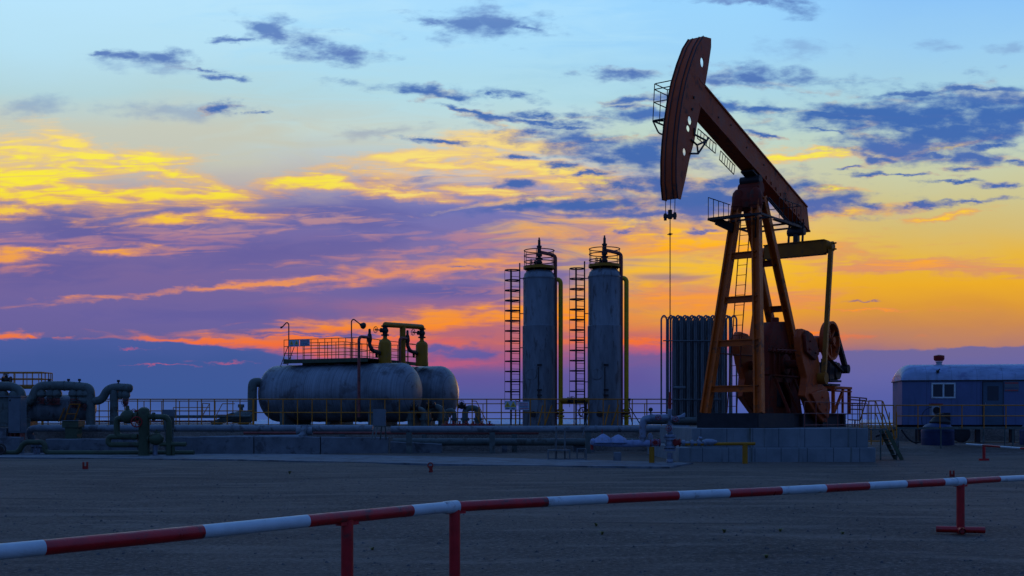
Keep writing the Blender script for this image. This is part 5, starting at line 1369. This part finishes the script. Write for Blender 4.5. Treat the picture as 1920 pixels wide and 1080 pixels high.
for (p, q) in (((120, 791), (131, 758)), ((131, 758), (150, 758)), ((150, 758), (138, 791)), ((126, 776), (145, 776)), ((110, 791), (121, 765))): b.cyl(at(*p, 51.2), at(*q, 51.2), .03, n=6)
o = b.build('stair_frame', M['pump_yellow']); tag(o, 'leaning yellow pipe frame in front of the double humped manifold', 'frame')

# railed platform at the far left
pf = thing('railed_platform', (xat(40, 55), 55, 1.1), 'small yellow railed platform standing behind the manifolds at the left edge', 'platform')
zz = zat(724, 55.5)
MB().box(xat(-60, 55), xat(78, 55), 55, 56.2, zz - .12, zz).build('deck', M['yellow'], pf)
railing(pf, [(xat(-60, 55), 55.0, zz), (xat(78, 55), 55.0, zz), (xat(79, 55), 56.2, zz)], zat(698, 55) - zz, (1, .52, .05), .42, .028)
railing(pf, [(xat(-60, 55), 56.2, zz), (xat(76, 55), 56.2, zz)], zat(698, 55) - zz, (1, .52), .62, .02)
for px in (0, 70):
    MB().cyl((xat(px, 55), 55.6, 1.1), (xat(px, 55), 55.6, zz - .12), .06, n=8).build('leg', M['rail_yellow'], pf)
vp = thing('gate_valve', at(14, 722, 54.8), 'dark valve cluster standing on top of the leftmost manifold', 'valve')
valve(vp, at(13, 712, 54.8), X, (0, -.3, 1), .12, M['steel'], M['steel'], 2.4, name='valve_body')
b = MB(); b.cyl(at(13, 712, 54.8), at(13, 724, 54.8), .08, n=8); b.build('stem', M['steel'], vp)

# cabinets and boxes
cb = thing('control_cabinet', (xat(20, 49.2), 49.2, .7), 'grey double control cabinet on legs at the left edge of the yard', 'cabinet')
b = MB(); b.box(xat(15, 49), xat(39, 49), 49, 49.6, zat(812, 49), zat(744, 49)); b.build('cabinet_body', M['cabinet'], cb, bevel=.015)
b = MB(); b.box(xat(-25, 49), xat(14.5, 49), 49.05, 49.6, zat(800, 49), zat(745, 49)); b.build('cabinet_body', M['pipe_grey'], cb, bevel=.015)
b = MB(); b.box(xat(-26, 49), xat(40, 49), 48.94, 49.64, zat(744, 49), zat(742, 49)); b.build('cabinet_top', M['cabinet'], cb)
b = MB(); b.box(xat(16.5, 49), xat(37.5, 49), 48.975, 49, zat(808, 49), zat(748, 49)); b.build('cabinet_door', M['cabinet'], cb)
b = MB(); b.box(xat(18, 49), xat(20.5, 49), 48.95, 48.975, zat(752, 49), zat(749, 49)); b.build('lock', M['steel'], cb)
for px in (17, 26, 36): MB().box(xat(px, 49), xat(px + 1.6, 49), 49.05, 49.5, .6, zat(812, 49)).build('leg', M['rust_red'], cb)
b = MB(); b.box(xat(-25, 49), xat(13, 49), 48.9, 49.5, .6, zat(803, 49)); b.build('plinth', M['concrete'], cb)
vb = thing('valve_box', (xat(131, 48.9), 48.9, .6), 'olive green steel box on a narrower base above the low wall', 'box')
MB().box(xat(116, 48.8), xat(147, 48.8), 48.8, 49.5, zat(802, 48.8), zat(789, 48.8)).build('box_head', M['pipe_green'], vb, bevel=.01)
MB().box(xat(121, 48.8), xat(144, 48.8), 48.85, 49.4, .5, zat(802, 48.8)).build('box_base', M['pipe_green'], vb)
MB().box(xat(115, 48.8), xat(148, 48.8), 48.76, 49.54, zat(789, 48.8), zat(788, 48.8)).build('lid', M['pipe_light'], vb)
wr_ = thing('flanged_riser', (xat(69, 47.3), 47.3, 0), 'white flanged riser pipe with a red top standing on the ground at left', 'pipe')
R0 = (xat(69, 47.3), 47.3, 0)
b = MB(); b.lathe(R0, Z, [(.13, -.05), (.13, zat(838, 47.3)), (.21, zat(837.5, 47.3)), (.21, zat(833, 47.3)), (.22, zat(832.5, 47.3)), (.22, zat(829, 47.3)), (.12, zat(828.5, 47.3))], 20); b.build('riser', M['silver'], wr_)
b = MB(); b.lathe(R0, Z, [(.19, zat(828, 47.3)), (.19, zat(826, 47.3)), (.1, zat(824, 47.3)), (.03, zat(823, 47.3))], 16); b.build('blind_flange', M['red_valve'], wr_)
b = MB()
for i in range(10): an = i * math.pi / 5; b.cyl((R0[0] + .18 * math.cos(an), R0[1] + .18 * math.sin(an), zat(840, 47.3)), (R0[0] + .18 * math.cos(an), R0[1] + .18 * math.sin(an), zat(827, 47.3)), .016, n=5)
b.build('bolt_ring', M['steel'], wr_)
eb = thing('elbow_pipe', at(5, 850, 46.6), 'dark pipe elbow with open end at the lower left edge', 'pipe')
b = MB(); b.pipe([at(-30, 838, 46.6), at(2, 838, 46.6), at(2, 850, 46.6)], .11, .2, 12); b.torus(at(1, 842, 46.4), (0, 1, 0), .2, .04, 18, 6); b.build('elbow', M['steel'], eb)

# olive valve assembly
GR = M['pipe_green']; Yg = 45.6
def g_(px, py, d=0): return at(px, py, Yg + d)
ga = thing('valve_assembly', (xat(268, Yg), Yg, 0), 'olive green pipe and valve assembly standing in front of the low wall', 'valve assembly')
cx_ = xat(270, Yg)
b = MB(); b.lathe((cx_, Yg, 0), Z, [(.24, -.05), (.24, .05), (.215, .08), (.215, zat(800, Yg)), (.22, zat(799, Yg)), (.215, zat(790, Yg)), (.23, zat(783, Yg)), (.22, zat(772, Yg)), (.2, zat(767, Yg)), (.12, zat(764, Yg)), (.02, zat(763, Yg))], 24); b.build('standpipe', GR, ga)
b = MB(); b.pipe([g_(276, 781), g_(312, 782), g_(317, 790), g_(317, 860)], .115, .25, 14); flange(b, g_(288, 781), X, .17, .04); b.build('branch_pipe', GR, ga)
b = MB(); b.pipe([g_(262, 784), g_(228, 784), g_(219, 786), g_(219, 819), g_(258, 819)], .12, .25, 14); b.build('branch_pipe', GR, ga)
b = MB(); b.pipe([g_(262, 834), g_(203, 834), g_(203, 819), g_(240, 819)], .11, .22, 14); b.build('branch_pipe', GR, ga)
b = MB(); c_ = g_(239, 781); b.lathe(c_ - X * .26, X, [(.12, 0), (.22, .08), (.29, .18), (.29, .36), (.22, .46), (.12, .54)], 8); b.cyl(c_, c_ + Z * .42, .11, .07, 10); flange(b, c_ + X * .36, X, .2, .05); b.build('globe_valve', GR, ga)
b = MB(); wheel(b, g_(256, 791, -.3), (.3, -1, 0), .2, .025); b.cyl(g_(256, 791, -.3), g_(256, 791, 0), .04, n=6); b.build('handwheel', M['red_valve'], ga)
b = MB(); c_ = g_(293, 823); b.lathe(c_ - X * .3, X, [(.08, 0), (.2, .1), (.25, .25), (.25, .38), (.18, .5), (.08, .58)], 14); flange(b, c_ - X * .32, X, .17, .04); b.cyl(c_, c_ + Z * .38, .04, n=6); b.cyl(c_ + Z * .28 - X * .1, c_ + Z * .28 + X * .18, .03, n=6); b.build('check_valve', GR, ga)
b = MB(); b.cyl(g_(300, 833), g_(349, 833), .09, n=12); b.cyl(g_(325, 833), (g_(325, 0).x, Yg, 0), .06, n=8); b.build('branch_pipe', GR, ga)
b = MB(); b.cyl((xat(288, Yg), Yg + .2, 0), (xat(288, Yg), Yg + .2, zat(833, Yg)), .1, n=12); b.build('pipe_support', M['silver'], ga)
b = MB(); b.cyl(g_(252, 771), g_(262, 769), .04, n=6); b.torus(g_(251, 771), (0, 1, .2), .09, .015, 14, 5); b.build('handwheel', M['red_valve'], ga)
jb = thing('junction_box', (xat(315, 46.8), 46.8, 0), 'grey green junction box on a post behind the olive valve assembly', 'box')
MB().box(xat(304, 46.8), xat(326, 46.8), 46.8, 47.05, zat(780, 46.8), zat(768, 46.8)).build('box', M['cabinet'], jb, bevel=.01)
MB().box(xat(306, 46.8), xat(325, 46.8), 46.84, 46.96, zat(806, 46.8), zat(781, 46.8)).build('back_plate', M['pipe_grey'], jb)
for px in (308, 321): MB().box(xat(px, 46.8), xat(px + 2, 46.8), 46.9, 46.98, 0, zat(806, 46.8)).build('leg', PG, jb)

# leaning panel in front of the tank
lp = thing('notice_panel', (xat(711, 48.9), 48.9, .2), 'grey panel on splayed legs in front of the right end of the tank', 'panel')
b = MB(); b.obox(at(711.5, 782.5, 48.9), X * (xat(724, 48.9) - xat(700, 48.9)), Yv * .05, Z * (31 * 48.9 / F)); b.build('panel', M['cabinet'], lp)
for a, c_ in ((702, 697), (708, 703), (716, 713), (722, 724)): MB().cyl(at(a, 797, 48.9), at(c_, 824, 48.6 if a < 710 else 49.2), .03, n=6).build('leg', PG, lp)
MB().cyl(at(700, 799, 48.9), at(724, 799, 48.9), .03, n=6).build('cross_bar', PG, lp)

# pipe loops at the right end of the tanks
def loop(px0, px1, ytop, r, Y, lab, dpt=0, more=()):
    t = thing('pipe_loop', (xat((px0 + px1) / 2, Y), Y, 1.1), lab, 'pipe', 'inverted U pipes by the tank ends')
    b = MB(); b.pipe([(xat(px0, Y), Y, 1.05), (xat(px0, Y), Y, zat(ytop, Y)), (xat(px1, Y), Y + dpt, zat(ytop, Y)), (xat(px1, Y), Y + dpt, 1.05)], r, .3, 14)
    for px in (px0, px1): flange(b, (xat(px, Y), Y + (dpt if px == px1 else 0), 1.5), Z, r * 1.5, .05)
    b.build('pipe', PG, t)
    for px in more: valve(t, (xat(px, Y), Y - .1, zat(ytop - 3, Y)), X, (0, -.6, .6), r * .8, M['steel'], M['steel'], 2.4)
    return t
loop(770, 795, 768, .15, 55.3, 'grey inverted U pipe right of the leaning panel in front of the tanks', 0, (777,))
loop(802, 828, 764, .17, 55.9, 'thick grey inverted U pipe below the gap between the two tank ends', 0, (808,))
loop(836, 852, 770, .12, 57.0, 'thin grey inverted U pipe below the far tank end', 0, ())
loop(872, 896, 765, .15, 55.6, 'grey inverted U pipe just right of the far tank', .2, (866,))
b = None
for i, px in enumerate((838, 850, 862, 874, 888, 903, 918)):
    v = thing('gate_valve', at(px, 800, 53.4), 'small red gate valve in the row low behind the long pipe right of the tanks', 'valve', 'row of small red valves')
    valve(v, at(px, 797, 53.4), X, (0, -.2, 1), .075, M['red_valve'], M['red_valve'], 2.3, name='valve_body')
longpipe([(xat(828, 53.4), 53.4, zat(797, 53.4)), (xat(928, 53.4), 53.4, zat(797, 53.4))], .055, M['rust_red'], 'thin red brown pipe carrying the row of small red valves', .2)
st_ = thing('steel_stair', at(902, 790, 54.2), 'small sloping yellow stair rail beside the pipe right of the far tank', 'stairs')
b = MB()
for (p, q) in (((893, 752), (912, 790)), ((884, 752), (893, 752)), ((889, 770), (902, 796)), ((898, 762), (898, 790))): b.cyl(at(*p, 54.0), at(*q, 54.0), .022, n=6)
b.build('handrail', M['rail_yellow'], st_)
st2 = thing('steel_stair', at(1190, 790, 54.0), 'sloping steel stair rail just right of the second vertical vessel', 'stairs')
b = MB()
for (p, q) in (((1181, 764), (1200, 795)), ((1178, 765), (1186, 795)), ((1180, 748), (1180, 765))): b.cyl(at(*p, 53.8), at(*q, 53.8), .025, n=6)
b.cyl(at(1180, 747, 53.8), at(1180, 751, 53.8), .07, n=8)
b.build('handrail', M['steel'], st2)
# pump unit beside the inlet pipe
pu = thing('pump_unit', at(450, 793, 56.5), 'low dark pump unit at the foot of the tank inlet pipe', 'pump')
b = MB(); c_ = at(452, 783, 56.5); b.lathe(c_ - X * .75, X, [(.1, 0), (.2, .1), (.26, .4), (.34, .7), (.36, 1.1), (.2, 1.3)], 16); b.cyl(c_, c_ + Z * .6, .1, n=8); b.cyl(c_ + Z * .5, c_ + Z * .66, .16, n=10); b.build('pump_body', PG, pu)
b = MB(); b.beam(at(398, 797, 56.4), at(440, 778, 56.4), .2, .3); b.build('suction_pipe', PG, pu)

# ================================================================ blue caravan
def panel_seams(m, period, dark):
    h = G(m.node_tree); t = h.n('ShaderNodeTexCoord'); bs = m.node_tree.nodes['Principled BSDF']
    sp = h.n('ShaderNodeSeparateXYZ'); h.put(sp.inputs[0], t.outputs['Object'])
    fr = h.m('FRACT', h.m('MULTIPLY', sp.outputs[0], 1 / period)); sm = h.m('LESS_THAN', fr, .018)
    st_ = h.noise(h.xyz(h.m('MULTIPLY', sp.outputs[0], 5.0), h.m('MULTIPLY', sp.outputs[1], 5.0), h.m('MULTIPLY', sp.outputs[2], .35)), 1.0, 5, .6)
    old = bs.inputs['Base Color'].links[0].from_socket
    c = h.mix(h.m('MULTIPLY', h.mr(st_.outputs[0], .52, .72), .45), old, dark)
    h.put(bs.inputs['Base Color'], h.mix(h.m('MULTIPLY', sm, .6), c, dark))
panel_seams(M['trailer'], 1.18, (0.04, 0.045, 0.07, 1)); panel_seams(M['roof'], 1.18, (0.10, 0.12, 0.16, 1))
TY = 56.0; tx0, tx1 = xat(1690, TY), xat(1690, TY) + 9.0; TW = 2.4
zf, ze, zr = zat(797, TY), zat(713, TY), zat(682, TY)
tr = thing('site_caravan', (tx0, TY, .35), 'blue site caravan with a pale rounded roof, one window and a dark door', 'caravan')
MB().box(tx0 + .03, tx1, TY, TY + TW, zf, ze).build('body', M['trailer'], tr, bevel=.02)
b = MB(); n = 16; vs = []; st = []
for j in range(9): t = j / 8; st.append((tx0 - .02 + .62 * (1 - math.cos(t * math.pi / 2)), math.sin(t * math.pi / 2)))
st += [(tx0 + 1.4 + k * .9, 1.0) for k in range(9)] + [(tx1 + .02, 1.0)]
for x, s_ in st:
    for i in range(n + 1):
        a = math.pi * i / n; cs = math.copysign(abs(math.cos(a)) ** .75, math.cos(a))
        vs.append((x, TY + TW / 2 - cs * (TW / 2 + .05), ze + (zr - ze) * (math.sin(a) ** .8 if 0 < i < n else 0) * max(.02, s_)))
fs = []
for j in range(len(st) - 1):
    for i in range(n): fs.append((j * (n + 1) + i, j * (n + 1) + i + 1, (j + 1) * (n + 1) + i + 1, (j + 1) * (n + 1) + i))
    fs.append((j * (n + 1) + n, j * (n + 1), (j + 1) * (n + 1), (j + 1) * (n + 1) + n))
fs += [tuple(range(n + 1)), tuple((len(st) - 1) * (n + 1) + k for k in range(n, -1, -1))]
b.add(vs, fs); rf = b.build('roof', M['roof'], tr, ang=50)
MB().box(tx0 - .03, tx1, TY - .06, TY + TW + .06, ze - .045, ze + .0).build('eave_trim', M['steel'], rf)
vx = xat(1768, TY); v_ = MB(); v_.cyl((vx, TY + 1.2, zr - .1), (vx, TY + 1.2, zat(677, TY)), .14, n=16); v_.cyl((vx, TY + 1.2, zat(678, TY)), (vx, TY + 1.2, zat(676, TY)), .17, n=16); vo = v_.build('roof_vent', M['whitedull'], tr)
v_ = MB(); v_.lathe((vx, TY + 1.2, 0), Z, [(.2, zat(675, TY)), (.26, zat(672, TY)), (.26, zat(665, TY)), (.2, zat(664.5, TY)), (.03, zat(663, TY))], 16); v_.build('vent_cap', M['red_valve'], vo)
px2 = at(1755, 696, TY); b = MB(); b.cyl((px2.x, TY + .02, px2.z), (px2.x, TY - .12, px2.z - .05), .07, n=8); b.cyl((px2.x, TY - .08, px2.z - .02), (px2.x + .08, TY - .14, px2.z + .1), .03, n=6); b.build('stub_pipe', M['steel'], tr)
wx0, wx1, wz0, wz1 = xat(1744, TY), xat(1787, TY), zat(747, TY), zat(718, TY)
b = MB(); t_ = .075
b.box(wx0, wx1, TY - .035, TY - .003, wz1 - t_, wz1); b.box(wx0, wx1, TY - .035, TY - .003, wz0, wz0 + t_); b.box(wx0, wx0 + t_, TY - .033, TY - .003, wz0 + t_, wz1 - t_); b.box(wx1 - t_, wx1, TY - .033, TY - .003, wz0 + t_, wz1 - t_); b.box((wx0 + wx1) / 2 - .04, (wx0 + wx1) / 2 + .04, TY - .033, TY - .003, wz0 + t_, wz1 - t_)
wo_ = b.build('window', M['white'], tr)
for a, c_ in ((wx0 + t_, (wx0 + wx1) / 2 - .04), ((wx0 + wx1) / 2 + .04, wx1 - t_)): MB().box(a, c_, TY - .015, TY - .005, wz0 + t_, wz1 - t_).build('pane', M['glass'], wo_)
dx0, dx1, dz1 = xat(1836, TY), xat(1871, TY), zat(717, TY)
dr = MB().box(dx0, dx1, TY - .03, TY - .003, zf + .02, dz1).build('door', M['door'], tr)
b = MB(); b.box(dx0 - .03, dx0, TY - .045, TY - .003, zf, dz1 + .03); b.box(dx1, dx1 + .03, TY - .045, TY - .003, zf, dz1 + .03); b.box(dx0, dx1, TY - .045, TY - .003, dz1, dz1 + .03); b.build('door_frame', M['steel'], dr)
b = MB(); b.box(dx0 + .08, dx0 + .12, TY - .08, TY - .03, zf + .95, zf + 1.1); b.build('handle', M['silver'], dr)
b = MB(); b.box(dx0 + .2, dx1 - .2, TY - .036, TY - .03, zf + 1.2, dz1 - .2); b.build('door_panel', M['glass'], dr)
# unreadable red lettered plate
sx0, sx1, sz0, sz1 = xat(1874, TY), xat(1899, TY), zat(734.5, TY), zat(716.5, TY)
sg = MB().box(sx0, sx1, TY - .022, TY - .004, sz0, sz1).build('name_plate', M['cabinet'], tr)
rnd = random.Random(4)
for k, (mm, z_, hh) in enumerate(((M['sign_red'], sz1 - .07, .07), (M['sign_ink'], sz0 + .16, .05), (M['sign_red'], sz0 + .05, .06))):
    b = MB(); x_ = sx0 + .03
    while x_ < sx1 - .06: w_ = .03 + rnd.random() * .03; b.box(x_, x_ + w_, TY - .026, TY - .022, z_ - hh / 2, z_ + hh / 2); x_ += w_ + .02
    b.build('lettering', mm, sg)
b = MB(); b.box(tx0 + .2, tx1, TY + .3, TY + .42, zf - .14, zf); b.box(tx0 + .2, tx1, TY + 2.3, TY + 2.42, zf - .14, zf)
for x_ in (tx0 + .5, tx0 + 3.2, tx0 + 5.6, tx0 + 8.2): b.box(x_, x_ + .12, TY + .3, TY + 2.42, zf - .16, zf - .02)
b.beam((tx0 + .3, TY + 1.3, zf - .1), (tx0 - 1.0, TY + 1.3, .62), .1, .1)
b.build('chassis', M['black'], tr)
for x_ in (tx0 + .9, tx0 + 3.6, tx0 + 5.2, tx0 + 8): MB().box(x_, x_ + .2, TY + .35, TY + .6, .3, zf - .1).build('support_leg', M['black'], tr)
for x_ in (tx0 + 2.9, tx0 + 7.2):
    b = MB(); b.lathe((x_, TY + .2, .36 + .42), Yv, [(.3, 0), (.42, .03), (.42, .25), (.3, .28)], 24); b.build('wheel', M['black'], tr)

tr.rotation_euler = (0, 0, math.radians(-8))
# air conditioner on its bracket over the drum
ac = thing('air_conditioner', at(1755, 784, TY - .25), 'small white air conditioner unit on the caravan wall below the window', 'air conditioner')
ax0, ax1, az0, az1 = xat(1746, 55.6), xat(1763, 55.6), zat(780, 55.6), zat(759, 55.6)
ab = MB().box(ax0, ax1, 55.5, 55.98, az0, az1).build('case', M['whitedull'], ac, bevel=.01)
cc = Vector(((ax0 + ax1) / 2, 55.49, (az0 + az1) / 2)); b = MB(); b.cyl(cc, cc - Yv * .012, .17, n=24); fo = b.build('fan', M['black'], ac)
b = MB(); [b.torus(cc - Yv * .02, (0, 1, 0), r_, .008, 20, 4) for r_ in (.06, .11, .17)]; b.build('fan_grille', M['steel'], fo)
MB().box(ax0 - .03, ax1 + .1, 55.48, 55.98, az1 + .01, az1 + .06).build('rain_cover', M['red_valve'], ac)
b = MB(); b.pipe([(ax0, 55.55, az1 - .1), (ax0 - .35, 55.5, az1 - .25), (ax0 - .55, 55.4, az0), (ax0 - .5, 55.4, az0 - .6)], .015, .3, 6); b.build('hose', M['black'], ac)

# blue drums
def drum(pxc, w, ytop, ybot, Y, lab):
    z0 = .36; x = xat(pxc, Y); R = w / 2 * Y / F; zt = zat(ytop, Y); t = thing('water_drum', (x, Y, z0), lab, 'drum', 'blue round water drums')
    b = MB(); b.lathe((x, Y, 0), Z, [(R * .97, z0 - .05), (R, z0 + .05), (R, zt - .35), (R * .96, zt - .22), (R * .78, zt - .1), (R * .5, zt), (R * .3, zt + .02)], 36)
    for zz in (z0 + .3, z0 + .6): b.torus((x, Y, zz), Z, R, .018, 36, 6)
    b.build('drum_body', M['drum'], t); b = MB(); b.lathe((x + .1, Y, 0), Z, [(R * .62, zt - .1), (R * .66, zt + .06), (R * .6, zt + .1), (R * .35, zt + .28), (R * .3, zt + .4), (R * .1, zt + .42)], 12); b.obox((x + .35, Y, zt + .2), (.3, 0, 0), (0, .4, 0), (0, 0, .5)); b.build('pump_head', M['black'], t)
drum(1758, 59, 793, 834, 50.6, 'blue round water drum with a black pump on top, below the caravan window')
drum(1943, 58, 793, 834, 50.6, 'blue round water drum cut by the right edge of the view')
# black hose and prop near the caravan
b = MB(); b.pipe([at(1690, 805, 52), at(1700, 820, 52), at(1712, 830, 52), at(1728, 829, 52)], .035, .3, 8); o = b.build('hose', M['black']); tag(o, 'black hose sagging to the ground left of the blue drum', 'hose')
b = MB(); p = at(1718, 800, 52.5); b.cyl((p.x, p.y, .3), p, .06, n=8); o = b.build('prop_post', M['black']); tag(o, 'short black prop post left of the blue drum', 'post')

# fence and walkway in front of the caravan
YF = 49.0
wk = thing('walkway', (xat(1800, YF), YF, .3), 'long yellow railed steel walkway passing in front of the blue caravan', 'walkway')
xa, xb = xat(1680, YF), xat(2010, YF); zd_ = zat(803, YF)
b = MB(); b.beam((xa, YF + .05, zd_), (xb, YF + .05, zd_), .06, .09); b.beam((xa, YF + .75, zd_), (xb, YF + .75, zd_), .06, .09); b.box(xat(1785, YF), xb, YF + .08, YF + .72, zd_ + .045, zd_ + .06); b.build('deck', M['pipe_grey'], wk)
railing(wk, [(xa, YF, zd_), (xb, YF, zd_)], zat(760, YF) - zd_, (1.0, .54), .93, .024)
for px in (1685, 1765, 1845, 1885, 1900, 1960): MB().cyl((xat(px, YF), YF + .05, .2), (xat(px, YF), YF + .05, zd_), .035, n=6).build('leg', M['pipe_grey'], wk)

# access platform and stair beside the foundation
YA = 41.6
ac_ = thing('access_stair', (xat(1665, YA), YA, 0), 'steep steel stair with yellow rails beside the right end of the foundation', 'stairs')
zt = 1.16; x0_, x1_, x2_ = xat(1628, YA) + .02, xat(1663, YA), xat(1704, 40.9)
MB().box(x0_, x1_, YA, YA + .8, zt - .06, zt).build('landing', M['pipe_grey'], ac_)
b = MB()
for d in (0, .7): MB().beam((x1_, YA + d, zt - .06), (x2_, YA + d, 0), .05, .13).build('stringer', M['pipe_green'], ac_)
for i in range(1, 6):
    t = i / 6; b = MB(); b.box(x1_ + (x2_ - x1_) * t - .11, x1_ + (x2_ - x1_) * t + .11, YA + .02, YA + .68, zt * (1 - t) - .02, zt * (1 - t) + .01); b.build('tread', M['pipe_grey'], ac_)
for px in (1652, 1682): MB().cyl((xat(px, YA), YA + .05, 0), (xat(px, YA), YA + .05, zt if px < 1670 else .7), .03, n=6).build('leg', M['pipe_grey'], ac_)
hr = zat(751.5, YA) - zt
for d, r in ((0, .022), (.8, .02)):
    b = MB(); e = Vector((x2_ - .25, YA + d, .75))
    for f in (1, .55): b.pipe([(x0_, YA + d, zt + hr * f), (x1_ - .15, YA + d, zt + hr * f), e + Z * (f * .75 - .75)], r, .08, 6)
    b.build('handrail', M['rail_yellow'], ac_)
    for px in (1629, 1654): MB().cyl((xat(px, YA), YA + d, zt), (xat(px, YA), YA + d, zt + hr), r, n=6).build('rail_post', M['rail_yellow'], ac_)
    MB().cyl((x1_ + .35, YA + d, zt - .35), (x1_ + .35, YA + d, zt + hr - .42), r, n=6).build('rail_post', M['rail_yellow'], ac_)
fence(xat(1612, 50.5), xat(1676, 50.5), 50.5, 50.5, .35, zat(760, 50.5) - .35, 'short yellow railing just behind the access stair', .5, (1.0, .55, .1))
